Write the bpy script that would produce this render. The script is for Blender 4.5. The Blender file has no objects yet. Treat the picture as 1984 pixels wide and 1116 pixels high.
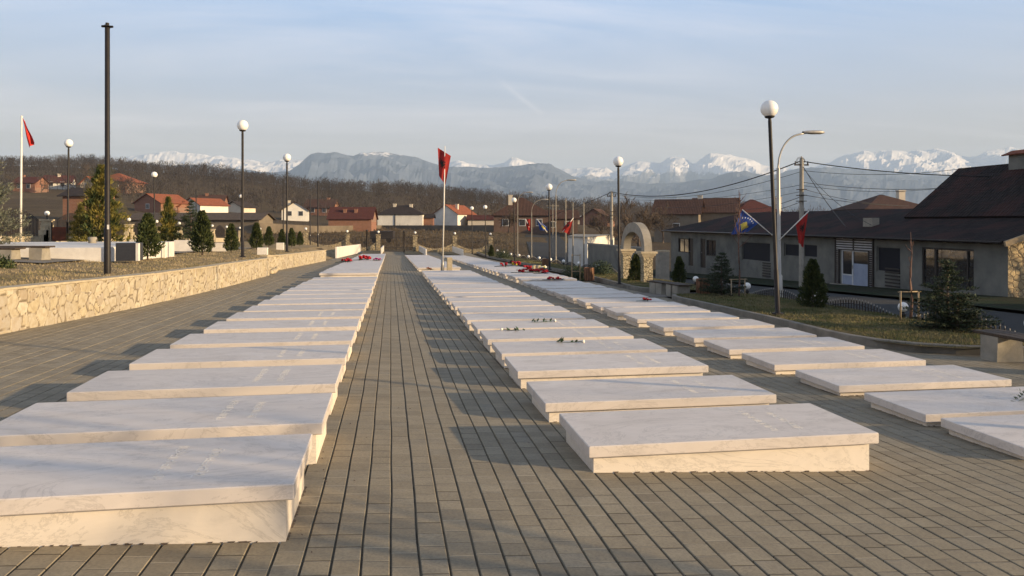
import bpy, math, random
from mathutils import Vector, Matrix, noise as mn
R = random.Random(7)
C = bpy.data.collections.new('scene'); bpy.context.scene.collection.children.link(C)
F = 1477.0; TH = .1578; CT = math.cos(TH); ST = math.sin(TH)
PI = math.pi

# ------------------------------------------------------------ geometry of the place
def lerp(a, b, t): return a + (b - a) * t
def sm(a, b, x):
    t = max(0, min(1, (x - a) / (b - a))); return t * t * (3 - 2 * t)
def interp(tab, x):
    if x <= tab[0][0]: return tab[0][1]
    for (a, va), (b, vb) in zip(tab, tab[1:]):
        if x <= b: return va + (vb - va) * (x - a) / (b - a)
    return tab[-1][1]
def zg(X, Y):                       # plaza level
    z = -1.625 - .0255 * min(Y, 16) - .0224 * max(0, min(Y, 77) - 16)
    c = interp([(16, .046), (77, .022)], Y)
    z -= c * max(-7, min(X, 4.4)) + .02 * max(0, min(X, 13) - 4.4)
    return z
def zt(X, Y):                       # raised lawn on the left
    return -1.09 - .0225 * (Y - 12.5) + .055 * max(0, min(-5.3 - X, 12)) + .012 * max(0, -17.3 - X)
def zs(Y): return interp([(-40, -2.0), (31, -3.6), (74, -5.2), (120, -5.5)], Y)
def P(px, py, D):
    lat = (px - 992) / F * D
    return Vector((lat * CT + D * ST, D * CT - lat * ST, -(py - 430) / F * D))
def pxD(X, Y):
    D = Y * CT + X * ST; return 992 + F * (X * CT - Y * ST) / max(D, .1), D
def atX(px, X):                     # point of the vertical plane X=const seen in column px
    u = (px - 992) / F; D = X / (u * CT + ST); return D * (CT - ST * u), D
COLS = [-1400, -600, 0, 200, 400, 600, 800, 1000, 1200, 1600, 2600]
TAB = [(100, [445, 448, 450, 452, 458, 468, 484, 490, 500, 506, 506]),
       (190, [400, 402, 408, 414, 428, 437, 437, 440, 452, 455, 455]),
       (300, [350, 356, 368, 378, 398, 414, 424, 428, 440, 442, 442]),
       (420, [322, 328, 334, 338, 360, 382, 390, 408, 432, 436, 436]),
       (540, [312, 316, 321, 326, 340, 366, 375, 398, 416, 428, 428]),
       (700, [330, 335, 340, 345, 360, 380, 390, 410, 424, 432, 432]),
       (1000, [425] * 11), (3000, [436] * 11), (8000, [433] * 11), (30000, [431] * 11)]
def far_z(px, D):
    ys = []
    for d, row in TAB: ys.append((math.log(d), interp(list(zip(COLS, row)), px)))
    return -(interp(ys, math.log(max(D, 1))) - 430) / F * D
def H(X, Y):
    px, D = pxD(X, Y)
    if D < 122:
        if X < -6.3: n = zt(X, Y) - .12
        elif X < 12.2: n = zg(X, Y) - .12
        else: n = lerp(zg(X, Y) - .12, zs(Y), sm(12.2, 14.2, X))
        if Y < 92 and (D < 95 or Y < 88): w = 0
        else: w = sm(92, 120, D)
        if w <= 0: return n
        return lerp(n, far_z(max(-1400, min(2600, px)), max(D, 95)), w)
    return far_z(max(-1400, min(2600, px)), D)

def standD(px, py, D0):            # distance at which the slope itself is seen at this height
    best = D0; e = 1e9; D = 96.0
    while D < 430:
        p = P(px, 430, D); y = 430 - F * H(p.x, p.y) / D
        d = abs(y - py) + abs(math.log(D / D0)) * .8
        if d < e: e = d; best = D
        D += 2
    return best
# ------------------------------------------------------------ materials
def mat(name, base, base2=None, scale=5, rough=.8, bump=0, bscale=40, spec=.3, metal=0, detail=5, coord='Object', rnd=False, contrast=(.35, .65), stretch=(1, 1, 1), tint=0):
    m = bpy.data.materials.new(name); m.use_nodes = True; nt = m.node_tree; N = nt.nodes; L = nt.links
    b = N['Principled BSDF']; b.inputs['Roughness'].default_value = rough; b.inputs['Metallic'].default_value = metal
    b.inputs['Specular IOR Level'].default_value = spec
    tc = N.new('ShaderNodeTexCoord'); v = tc.outputs[coord]
    mp = N.new('ShaderNodeMapping'); mp.inputs['Scale'].default_value = stretch; L.new(v, mp.inputs['Vector']); v = mp.outputs[0]
    if rnd:
        oi = N.new('ShaderNodeObjectInfo'); mu = N.new('ShaderNodeMath'); mu.operation = 'MULTIPLY'; mu.inputs[1].default_value = 97
        L.new(oi.outputs['Random'], mu.inputs[0]); ad = N.new('ShaderNodeVectorMath'); L.new(v, ad.inputs[0]); L.new(mu.outputs[0], ad.inputs[1]); v = ad.outputs[0]
    if base2 is None: base2 = tuple(x * .8 for x in base)
    n = N.new('ShaderNodeTexNoise'); n.inputs['Scale'].default_value = scale; n.inputs['Detail'].default_value = detail; n.inputs['Roughness'].default_value = .62; L.new(v, n.inputs['Vector'])
    r = N.new('ShaderNodeValToRGB'); r.color_ramp.elements[0].position = contrast[0]; r.color_ramp.elements[1].position = contrast[1]
    r.color_ramp.elements[0].color = (*base2, 1); r.color_ramp.elements[1].color = (*base, 1)
    L.new(n.outputs['Fac'], r.inputs[0]); col = r.outputs[0]
    if tint:
        oi = N.new('ShaderNodeObjectInfo'); hs = N.new('ShaderNodeHueSaturation')
        mr = N.new('ShaderNodeMapRange'); mr.inputs['To Min'].default_value = 1 - tint; mr.inputs['To Max'].default_value = 1 + tint
        L.new(oi.outputs['Random'], mr.inputs[0]); L.new(mr.outputs[0], hs.inputs['Value']); L.new(col, hs.inputs['Color']); col = hs.outputs[0]
    L.new(col, b.inputs['Base Color'])
    if bump:
        n2 = N.new('ShaderNodeTexNoise'); n2.inputs['Scale'].default_value = bscale; n2.inputs['Detail'].default_value = 4; L.new(v, n2.inputs['Vector'])
        bp = N.new('ShaderNodeBump'); bp.inputs['Strength'].default_value = bump; bp.inputs['Distance'].default_value = .01
        L.new(n2.outputs['Fac'], bp.inputs['Height']); L.new(bp.outputs[0], b.inputs['Normal'])
    m['_c'] = 1
    return m
def nodes(m): return m.node_tree.nodes, m.node_tree.links, m.node_tree.nodes['Principled BSDF']
def mixc(N, L, fac, a, b, mode='MIX'):
    x = N.new('ShaderNodeMix'); x.data_type = 'RGBA'; x.blend_type = mode
    for i, val in ((6, a), (7, b)):
        if isinstance(val, tuple): x.inputs[i].default_value = (*val, 1)
        else: L.new(val, x.inputs[i])
    if isinstance(fac, float): x.inputs[0].default_value = fac
    else: L.new(fac, x.inputs[0])
    return x.outputs[2]
def ramp(N, L, src, stops):
    r = N.new('ShaderNodeValToRGB'); e = r.color_ramp.elements
    while len(e) < len(stops): e.new(.5)
    for k, (p, c) in enumerate(stops): e[k].position = p; e[k].color = (*c, 1) if isinstance(c, tuple) else (c, c, c, 1)
    L.new(src, r.inputs[0]); return r.outputs[0]
def ntex(N, L, vec, scale, detail=4, rough=.6, dist=0):
    n = N.new('ShaderNodeTexNoise'); n.inputs['Scale'].default_value = scale; n.inputs['Detail'].default_value = detail
    n.inputs['Roughness'].default_value = rough; n.inputs['Distortion'].default_value = dist
    if vec is not None: L.new(vec, n.inputs['Vector'])
    return n.outputs['Fac']
def mth(N, L, op, a, b=None):
    x = N.new('ShaderNodeMath'); x.operation = op
    for i, v in ((0, a), (1, b)):
        if v is None: continue
        if isinstance(v, (int, float)): x.inputs[i].default_value = v
        else: L.new(v, x.inputs[i])
    return x.outputs[0]

# marble
def marble(name, base, dirt):
    m = bpy.data.materials.new(name); m.use_nodes = True; N, L, b = nodes(m)
    tc = N.new('ShaderNodeTexCoord'); oi = N.new('ShaderNodeObjectInfo')
    k = mth(N, L, 'MULTIPLY', oi.outputs['Random'], 61.0)
    ad = N.new('ShaderNodeVectorMath'); L.new(tc.outputs['Object'], ad.inputs[0]); L.new(k, ad.inputs[1])
    mp = N.new('ShaderNodeMapping'); mp.inputs['Rotation'].default_value = (0, 0, .35); mp.inputs['Scale'].default_value = (.8, 1.7, 1.7); L.new(ad.outputs[0], mp.inputs[0])
    n1 = ntex(N, L, mp.outputs[0], 1.6, 9, .68, 1.4)
    c = ramp(N, L, n1, [(.30, tuple(x * .80 for x in base)), (.44, tuple(x * .93 for x in base)), (.62, base)])
    v1 = ntex(N, L, mp.outputs[0], 1.1, 12, .7, 2.2)
    vein = ramp(N, L, mth(N, L, 'ABSOLUTE', mth(N, L, 'SUBTRACT', v1, .5)), [(0, .55), (.018, 0.0), (1, 0.0)])
    c = mixc(N, L, vein, c, tuple(x * .60 for x in base))
    n2 = ntex(N, L, ad.outputs[0], 22, 6, .7)
    sp = ramp(N, L, n2, [(.62, 0.0), (.78, dirt)])
    n3 = ramp(N, L, ntex(N, L, ad.outputs[0], 1.3, 3), [(.45, 0.0), (.65, 1.0)])
    c = mixc(N, L, mth(N, L, 'MULTIPLY', sp, n3), c, (.30, .27, .24))
    hs = N.new('ShaderNodeHueSaturation'); mr = N.new('ShaderNodeMapRange'); mr.inputs['To Min'].default_value = .93; mr.inputs['To Max'].default_value = 1.04
    L.new(oi.outputs['Random'], mr.inputs[0]); L.new(mr.outputs[0], hs.inputs['Value']); L.new(c, hs.inputs['Color']); L.new(hs.outputs[0], b.inputs['Base Color'])
    rr = ramp(N, L, n1, [(.3, .5), (.7, .34)]); L.new(rr, b.inputs['Roughness']); b.inputs['Specular IOR Level'].default_value = .28
    bp = N.new('ShaderNodeBump'); bp.inputs['Strength'].default_value = .12; bp.inputs['Distance'].default_value = .004
    L.new(n2, bp.inputs['Height']); L.new(bp.outputs[0], b.inputs['Normal'])
    return m
M = {}
M['marble'] = marble('marble', (.65, .585, .53), .5)
M['marble_base'] = marble('marble_base', (.79, .71, .61), 1.0)  # lighter copy of the plate marble, sunlit brightness of the fronts put into colour
M['marble_far'] = mat('marble_plain', (.74, .70, .64), (.62, .58, .53), 3, .5, .1, 30)
M['engraving'] = mat('engraving', (.80, .77, .72), None, 40, .8)

# pavers: UV u = strip + fraction, v = metres
def paver_mat():
    m = bpy.data.materials.new('concrete_pavers'); m.use_nodes = True; N, L, b = nodes(m)
    uv = N.new('ShaderNodeUVMap'); uv.uv_map = 'UVMap'; sp = N.new('ShaderNodeSeparateXYZ'); L.new(uv.outputs[0], sp.inputs[0])
    tc = N.new('ShaderNodeTexCoord'); obj = tc.outputs['Object']
    fu = mth(N, L, 'FLOOR', sp.outputs[0]); wn = N.new('ShaderNodeTexWhiteNoise'); wn.noise_dimensions = '1D'; L.new(fu, wn.inputs['W'])
    v = mth(N, L, 'ADD', mth(N, L, 'DIVIDE', sp.outputs[1], .172), wn.outputs['Value'])
    fv = mth(N, L, 'FLOOR', v); fr = mth(N, L, 'FRACT', v)
    cb = N.new('ShaderNodeCombineXYZ'); L.new(fu, cb.inputs[0]); L.new(fv, cb.inputs[1]); w2 = N.new('ShaderNodeTexWhiteNoise'); w2.noise_dimensions = '2D'; L.new(cb.outputs[0], w2.inputs['Vector'])
    big = ntex(N, L, obj, .55, 4); fine = ntex(N, L, obj, 55, 5, .7); mid = ntex(N, L, obj, 5, 5)
    c = ramp(N, L, w2.outputs['Value'], [(0, (.235, .203, .148)), (.5, (.295, .256, .186)), (.85, (.315, .276, .204)), (1, (.26, .235, .185))])
    c = mixc(N, L, ramp(N, L, big, [(.35, 0.0), (.65, .55)]), c, (.26, .222, .155))
    c = mixc(N, L, ramp(N, L, mid, [(.45, 0.0), (.75, .4)]), c, (.15, .13, .10))
    c = mixc(N, L, ramp(N, L, fine, [(.35, .42), (.6, 0.0)]), c, (.12, .10, .08))
    # cross joints, pale sand in most, some open
    e = mth(N, L, 'ABSOLUTE', mth(N, L, 'SUBTRACT', fr, .5))
    wj = mth(N, L, 'GREATER_THAN', e, .468)
    w3 = N.new('ShaderNodeTexWhiteNoise'); w3.noise_dimensions = '2D'
    ad = N.new('ShaderNodeVectorMath'); ad.inputs[1].default_value = (7.3, 1.1, 0); L.new(cb.outputs[0], ad.inputs[0]); L.new(ad.outputs[0], w3.inputs['Vector'])
    jc = ramp(N, L, w3.outputs['Value'], [(0, (.05, .042, .03)), (.42, (.10, .085, .06)), (.55, (.28, .245, .185)), (1, (.42, .37, .28))])
    c = mixc(N, L, mth(N, L, 'MULTIPLY', wj, ramp(N, L, mid, [(.3, .55), (.55, 1.0)])), c, jc)
    # long joint: dirt and moss in the groove (geometry makes the groove)
    fx = mth(N, L, 'ABSOLUTE', mth(N, L, 'SUBTRACT', mth(N, L, 'FRACT', sp.outputs[0]), .5))
    gj = mth(N, L, 'GREATER_THAN', fx, .463)
    c = mixc(N, L, gj, c, ramp(N, L, mid, [(.35, (.07, .058, .042)), (.6, (.17, .145, .105))]))
    L.new(c, b.inputs['Base Color']); b.inputs['Roughness'].default_value = .85; b.inputs['Specular IOR Level'].default_value = .25
    hgt = mth(N, L, 'ADD', mth(N, L, 'MULTIPLY', fine, .35), mth(N, L, 'MULTIPLY', ramp(N, L, e, [(.455, 1.0), (.485, 0.0)]), .8))
    hgt = mth(N, L, 'ADD', hgt, mth(N, L, 'MULTIPLY', w2.outputs['Value'], .25))
    bp = N.new('ShaderNodeBump'); bp.inputs['Strength'].default_value = .5; bp.inputs['Distance'].default_value = .006; L.new(hgt, bp.inputs['Height']); L.new(bp.outputs[0], b.inputs['Normal'])
    return m
M['paver'] = paver_mat()

def crazy(name, cell, cols, mortar, uv=True):
    m = bpy.data.materials.new(name); m.use_nodes = True; N, L, b = nodes(m)
    if uv: u = N.new('ShaderNodeUVMap'); u.uv_map = 'UVMap'; vec = u.outputs[0]
    else: u = N.new('ShaderNodeTexCoord'); vec = u.outputs['Object']
    nz = N.new('ShaderNodeTexNoise'); nz.inputs['Scale'].default_value = 3.0; L.new(vec, nz.inputs['Vector'])
    md = N.new('ShaderNodeVectorMath'); md.operation = 'MULTIPLY_ADD'; L.new(nz.outputs['Color'], md.inputs[0]); md.inputs[1].default_value = (.12, .12, .12); L.new(vec, md.inputs[2])
    v1 = N.new('ShaderNodeTexVoronoi'); v1.inputs['Scale'].default_value = 1 / cell; L.new(md.outputs[0], v1.inputs['Vector'])
    v2 = N.new('ShaderNodeTexVoronoi'); v2.feature = 'DISTANCE_TO_EDGE'; v2.inputs['Scale'].default_value = 1 / cell; L.new(md.outputs[0], v2.inputs['Vector'])
    sx = N.new('ShaderNodeSeparateXYZ'); L.new(v1.outputs['Color'], sx.inputs[0])
    c = ramp(N, L, sx.outputs[0], [(i / (len(cols) - 1), q) for i, q in enumerate(cols)])
    fine = ntex(N, L, vec, 14, 6, .7)
    c = mixc(N, L, ramp(N, L, fine, [(.3, .5), (.6, 0.0)]), c, tuple(x * .62 for x in cols[0]))
    joint = ramp(N, L, v2.outputs['Distance'], [(.035, 1.0), (.075, 0.0)])
    c = mixc(N, L, joint, c, mortar)
    L.new(c, b.inputs['Base Color']); b.inputs['Roughness'].default_value = .85; b.inputs['Specular IOR Level'].default_value = .2
    h = mth(N, L, 'ADD', ramp(N, L, v2.outputs['Distance'], [(.02, 0.0), (.13, 1.0)]), mth(N, L, 'MULTIPLY', fine, .5))
    bp = N.new('ShaderNodeBump'); bp.inputs['Strength'].default_value = .8; bp.inputs['Distance'].default_value = .03; L.new(h, bp.inputs['Height']); L.new(bp.outputs[0], b.inputs['Normal'])
    return m
def relief_mat():
    m = bpy.data.materials.new('crazy_stone'); m.use_nodes = True; N, L, b = nodes(m)
    at = N.new('ShaderNodeAttribute'); at.attribute_name = 'stone'; sp = N.new('ShaderNodeSeparateXYZ'); L.new(at.outputs['Vector'], sp.inputs[0]); tc = N.new('ShaderNodeTexCoord')
    c = ramp(N, L, sp.outputs[0], [(0, (.40, .35, .26)), (.2, (.46, .41, .31)), (.4, (.35, .315, .265)), (.55, (.43, .37, .25)), (.75, (.51, .46, .36)), (.9, (.38, .34, .29)), (1, (.33, .27, .19))])
    n = ntex(N, L, tc.outputs['Object'], 9, 7, .7); c = mixc(N, L, ramp(N, L, n, [(.38, .6), (.6, 0.0)]), c, (.30, .235, .15))
    n2 = ntex(N, L, tc.outputs['Object'], 1.1, 4); c = mixc(N, L, ramp(N, L, n2, [(.45, 0.0), (.7, .35)]), c, (.42, .37, .30))
    c = mixc(N, L, ramp(N, L, sp.outputs[1], [(.2, .95), (.65, 0.0)]), c, (.19, .155, .11))
    L.new(c, b.inputs['Base Color']); b.inputs['Roughness'].default_value = .9; b.inputs['Specular IOR Level'].default_value = .1
    bp = N.new('ShaderNodeBump'); bp.inputs['Strength'].default_value = .6; bp.inputs['Distance'].default_value = .015; L.new(ntex(N, L, tc.outputs['Object'], 24, 6, .7), bp.inputs['Height']); L.new(bp.outputs[0], b.inputs['Normal'])
    return m
M['crazy'] = relief_mat()
M['crazy_dark'] = crazy('fence_stone', .25, [(.30, .25, .16), (.36, .29, .18), (.27, .23, .17), (.40, .33, .21)], (.13, .11, .08), False)
M['ivy_wall'] = crazy('rubble_wall', .3, [(.44, .34, .20), (.50, .40, .24), (.40, .31, .19)], (.26, .20, .13), False)
M['tan_stone'] = mat('tan_stone', (.50, .42, .29), (.36, .30, .21), 6, .85, .4, 30)
M['pat_stone'] = crazy('mosaic_stone', .12, [(.42, .36, .25), (.50, .43, .30), (.36, .30, .2)], (.10, .085, .06), False)
M['concrete'] = mat('concrete', (.33, .30, .25), (.24, .22, .185), 3, .9, .4, 40)
M['kerb'] = mat('kerb_concrete', (.24, .215, .18), (.16, .145, .12), 2.5, .9, .4, 40)
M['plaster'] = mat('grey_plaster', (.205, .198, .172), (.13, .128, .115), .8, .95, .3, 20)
M['plaster_c'] = mat('cream_plaster', (.62, .55, .44), (.52, .46, .37), .6, .9)
M['white_wall'] = mat('white_wall', (.70, .67, .60), (.58, .55, .50), .6, .9)
M['black'] = mat('black_metal', (.014, .012, .013), (.022, .018, .016), 6, .5, 0, 1, .25)
M['iron'] = mat('black_iron', (.018, .016, .016), (.04, .03, .025), 8, .5, 0, 1, .4)
M['silver'] = mat('galvanised_steel', (.42, .40, .37), (.30, .29, .27), 3, .42, 0, 1, .5, .35, stretch=(4, 4, .6))
M['globe'] = mat('opal_globe', (.88, .86, .82), (.82, .80, .76), 2, .35, 0, 1, .5)
M['red'] = mat('red_cloth', (.33, .022, .018), (.25, .016, .014), 4, .8)
M['red_sunlit'] = mat('sunlit_red_cloth', (.55, .03, .02), (.42, .025, .018), 4, .8)  # brighter copy of the red cloth, sunlight on the left flag put into colour
M['blue'] = mat('blue_cloth', (.03, .07, .26), (.02, .05, .2), 4, .8)
M['yellow'] = mat('yellow_cloth', (.62, .50, .10), None, 4, .8)
M['cloth_black'] = mat('black_print', (.012, .01, .01), None, 4, .8)
M['cloth_white'] = mat('white_print', (.8, .8, .8), None, 4, .8)
M['pole_white'] = mat('white_pole', (.75, .72, .66), (.62, .6, .55), 5, .5)
M['concrete_tip'] = mat('pale_tip', (.42, .39, .34), None, 5, .6)
M['wood'] = mat('dark_wood', (.075, .052, .036), (.04, .03, .022), 6, .7, .4, 50, stretch=(1, 6, 1))
M['wood_red'] = mat('stained_wood', (.22, .11, .06), (.12, .06, .035), 8, .7, .3, 40)
M['wood_pale'] = mat('pale_wood', (.36, .28, .18), (.26, .2, .13), 10, .8)
M['granite'] = mat('dark_granite', (.05, .052, .06), (.035, .037, .045), 20, .35)
M['asphalt'] = mat('asphalt', (.034, .034, .034), (.024, .025, .025), 1.2, .9, .3, 60)
M['path'] = mat('grey_path', (.21, .19, .165), (.155, .14, .12), 1.5, .9, .3, 40)
M['glass'] = mat('window_glass', (.02, .022, .026), (.03, .03, .033), 2, .08, 0, 1, .6)
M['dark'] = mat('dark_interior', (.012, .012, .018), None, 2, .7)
M['pvc'] = mat('white_frame', (.62, .62, .62), None, 2, .5)
M['blueboard'] = mat('pale_blue_board', (.32, .36, .46), (.26, .30, .40), 2, .6)
M['wire'] = mat('wire', (.02, .02, .022), None, 2, .6)
M['green'] = mat('stem_green', (.05, .09, .03), (.03, .06, .02), 20, .6)
M['petal_red'] = mat('red_petals', (.42, .01, .02), (.2, .005, .01), 30, .6)
M['petal_white'] = mat('white_petals', (.8, .78, .7), (.7, .68, .6), 30, .6)
M['petal_pink'] = mat('magenta_petals', (.42, .03, .22), (.2, .02, .1), 30, .6)
M['petal_orange'] = mat('orange_petals', (.75, .18, .02), None, 30, .6)
M['petal_yellow'] = mat('yellow_petals', (.75, .55, .05), None, 30, .6)
M['bark'] = mat('bark', (.12, .09, .07), (.07, .055, .045), 12, .9, .5, 40)
M['bark_red'] = mat('young_bark', (.17, .10, .08), (.10, .065, .05), 12, .9, .3, 40)

def leafmat(name, a, b, sc=9):
    m = mat(name, a, b, sc, .7, 0, 1, .2, detail=2, contrast=(.4, .6), tint=.12)
    return m
M['thuja'] = leafmat('thuja_leaf', (.075, .088, .028), (.030, .045, .018))
M['thuja_gold'] = leafmat('cypress_leaf', (.21, .17, .04), (.038, .055, .02), 1.3)
M['spruce'] = leafmat('spruce_needle', (.055, .075, .04), (.028, .04, .022))
M['pine'] = leafmat('grey_pine_needle', (.17, .175, .13), (.09, .10, .07))
M['wood_far'] = mat('winter_wood', (.100, .082, .070), (.046, .039, .035), .035, 1, detail=6, coord='Object')
M['brick'] = None
def brick(name, a, b, mo, sc=6):
    m = bpy.data.materials.new(name); m.use_nodes = True; N, L, bs = nodes(m)
    tc = N.new('ShaderNodeTexCoord'); mp = N.new('ShaderNodeMapping'); mp.inputs['Rotation'].default_value = (PI / 2, 0, .01); L.new(tc.outputs['Object'], mp.inputs[0])
    t = N.new('ShaderNodeTexBrick'); t.inputs['Color1'].default_value = (*a, 1); t.inputs['Color2'].default_value = (*b, 1); t.inputs['Mortar'].default_value = (*mo, 1); t.inputs['Scale'].default_value = sc / 4
    L.new(mp.outputs[0], t.inputs['Vector']); n = ntex(N, L, tc.outputs['Object'], 1.2, 5)
    c = mixc(N, L, ramp(N, L, n, [(.4, 0.0), (.7, .5)]), t.outputs['Color'], tuple(x * .6 for x in a)); L.new(c, bs.inputs['Base Color']); bs.inputs['Roughness'].default_value = .9
    return m
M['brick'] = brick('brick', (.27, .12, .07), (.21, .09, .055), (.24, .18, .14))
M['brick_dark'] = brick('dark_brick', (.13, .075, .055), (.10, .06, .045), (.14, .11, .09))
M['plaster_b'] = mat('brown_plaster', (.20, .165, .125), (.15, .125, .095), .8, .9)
def tiles(name, a, b, patch=None):
    m = bpy.data.materials.new(name); m.use_nodes = True; N, L, bs = nodes(m)
    u = N.new('ShaderNodeUVMap'); u.uv_map = 'UVMap'; sp = N.new('ShaderNodeSeparateXYZ'); L.new(u.outputs[0], sp.inputs[0])
    row = mth(N, L, 'DIVIDE', sp.outputs[1], .33); fr = mth(N, L, 'FRACT', row); fl = mth(N, L, 'FLOOR', row)
    col = mth(N, L, 'DIVIDE', sp.outputs[0], .24); fc = mth(N, L, 'FRACT', col)
    cb = N.new('ShaderNodeCombineXYZ'); L.new(mth(N, L, 'FLOOR', col), cb.inputs[0]); L.new(fl, cb.inputs[1]); w = N.new('ShaderNodeTexWhiteNoise'); w.noise_dimensions = '2D'; L.new(cb.outputs[0], w.inputs['Vector'])
    n = ntex(N, L, u.outputs[0], .35, 5)
    c = mixc(N, L, w.outputs['Value'], a, b)
    if patch: c = mixc(N, L, ramp(N, L, n, [(.46, 0.0), (.58, 1.0)]), c, patch)
    c = mixc(N, L, ramp(N, L, fr, [(.0, .6), (.14, 0.0)]), c, tuple(x * .4 for x in a))
    L.new(c, bs.inputs['Base Color']); bs.inputs['Roughness'].default_value = .9; bs.inputs['Specular IOR Level'].default_value = .08
    hgt = mth(N, L, 'ADD', fr, mth(N, L, 'MULTIPLY', mth(N, L, 'SINE', mth(N, L, 'MULTIPLY', fc, 6.283)), .35))
    bp = N.new('ShaderNodeBump'); bp.inputs['Strength'].default_value = .9; bp.inputs['Distance'].default_value = .05; L.new(hgt, bp.inputs['Height']); L.new(bp.outputs[0], bs.inputs['Normal'])
    return m
M['tile_dark'] = tiles('dark_roof_tiles', (.040, .034, .034), (.055, .045, .043))
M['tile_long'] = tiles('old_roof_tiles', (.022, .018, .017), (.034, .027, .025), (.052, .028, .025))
M['tile_red'] = tiles('red_roof_tiles', (.27, .095, .055), (.20, .075, .045))
M['tile_brown'] = tiles('brown_roof_tiles', (.095, .055, .042), (.07, .042, .034))
M['tile_grey'] = tiles('grey_roof_tiles', (.12, .095, .08), (.09, .075, .065))
M['tile_wine'] = tiles('wine_roof_tiles', (.105, .042, .036), (.085, .036, .032))

def lawn_mat(name, dry, green, amt):
    m = bpy.data.materials.new(name); m.use_nodes = True; N, L, b = nodes(m)
    tc = N.new('ShaderNodeTexCoord'); o = tc.outputs['Object']
    mp = N.new('ShaderNodeMapping'); mp.inputs['Scale'].default_value = (1, .6, 1); L.new(o, mp.inputs[0])
    n1 = ntex(N, L, mp.outputs[0], .9, 6, .65); n2 = ntex(N, L, o, 14, 6, .75); n3 = ntex(N, L, o, 70, 3, .7)
    c = mixc(N, L, ramp(N, L, n1, [(amt, 0.0), (amt + .12, 1.0)]), dry, green)
    c = mixc(N, L, ramp(N, L, n2, [(.35, .5), (.6, 0.0)]), c, tuple(x * .55 for x in dry))
    c = mixc(N, L, ramp(N, L, n3, [(.5, 0.0), (.75, .3)]), c, tuple(min(1, x * 1.3) for x in dry))
    L.new(c, b.inputs['Base Color']); b.inputs['Roughness'].default_value = 1; b.inputs['Specular IOR Level'].default_value = .05
    bp = N.new('ShaderNodeBump'); bp.inputs['Strength'].default_value = 1; bp.inputs['Distance'].default_value = .05; L.new(mth(N, L, 'ADD', n2, mth(N, L, 'MULTIPLY', n3, .4)), bp.inputs['Height']); L.new(bp.outputs[0], b.inputs['Normal'])
    return m
M['lawn'] = lawn_mat('dry_lawn', (.31, .24, .145), (.15, .135, .065), .54)
M['lawn_r'] = lawn_mat('green_lawn', (.17, .135, .07), (.075, .085, .034), .42)
M['grass_l'] = mat('dry_grass_blades', (.38, .30, .19), (.17, .15, .075), 1.2, .9, contrast=(.4, .62), coord='Object')
M['grass_r'] = mat('mixed_grass_blades', (.22, .18, .09), (.085, .10, .035), 1.5, .9, contrast=(.38, .6), coord='Object')

def ground_mat():
    m = bpy.data.materials.new('winter_ground'); m.use_nodes = True; N, L, b = nodes(m)
    tc = N.new('ShaderNodeTexCoord'); o = tc.outputs['Object']
    n1 = ntex(N, L, o, .02, 7, .65); n2 = ntex(N, L, o, .3, 7, .7); n3 = ntex(N, L, o, 3, 6, .7)
    c = ramp(N, L, n1, [(.35, (.105, .078, .055)), (.5, (.135, .10, .065)), (.62, (.165, .125, .08))])
    c = mixc(N, L, ramp(N, L, n2, [(.42, 0.0), (.62, .7)]), c, (.085, .07, .045))
    c = mixc(N, L, ramp(N, L, n3, [(.4, .5), (.6, 0.0)]), c, (.06, .048, .036))
    L.new(c, b.inputs['Base Color']); b.inputs['Roughness'].default_value = 1; b.inputs['Specular IOR Level'].default_value = .02
    bp = N.new('ShaderNodeBump'); bp.inputs['Strength'].default_value = 1; bp.inputs['Distance'].default_value = .4; L.new(n2, bp.inputs['Height']); L.new(bp.outputs[0], b.inputs['Normal'])
    return m
M['ground'] = ground_mat()

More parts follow.
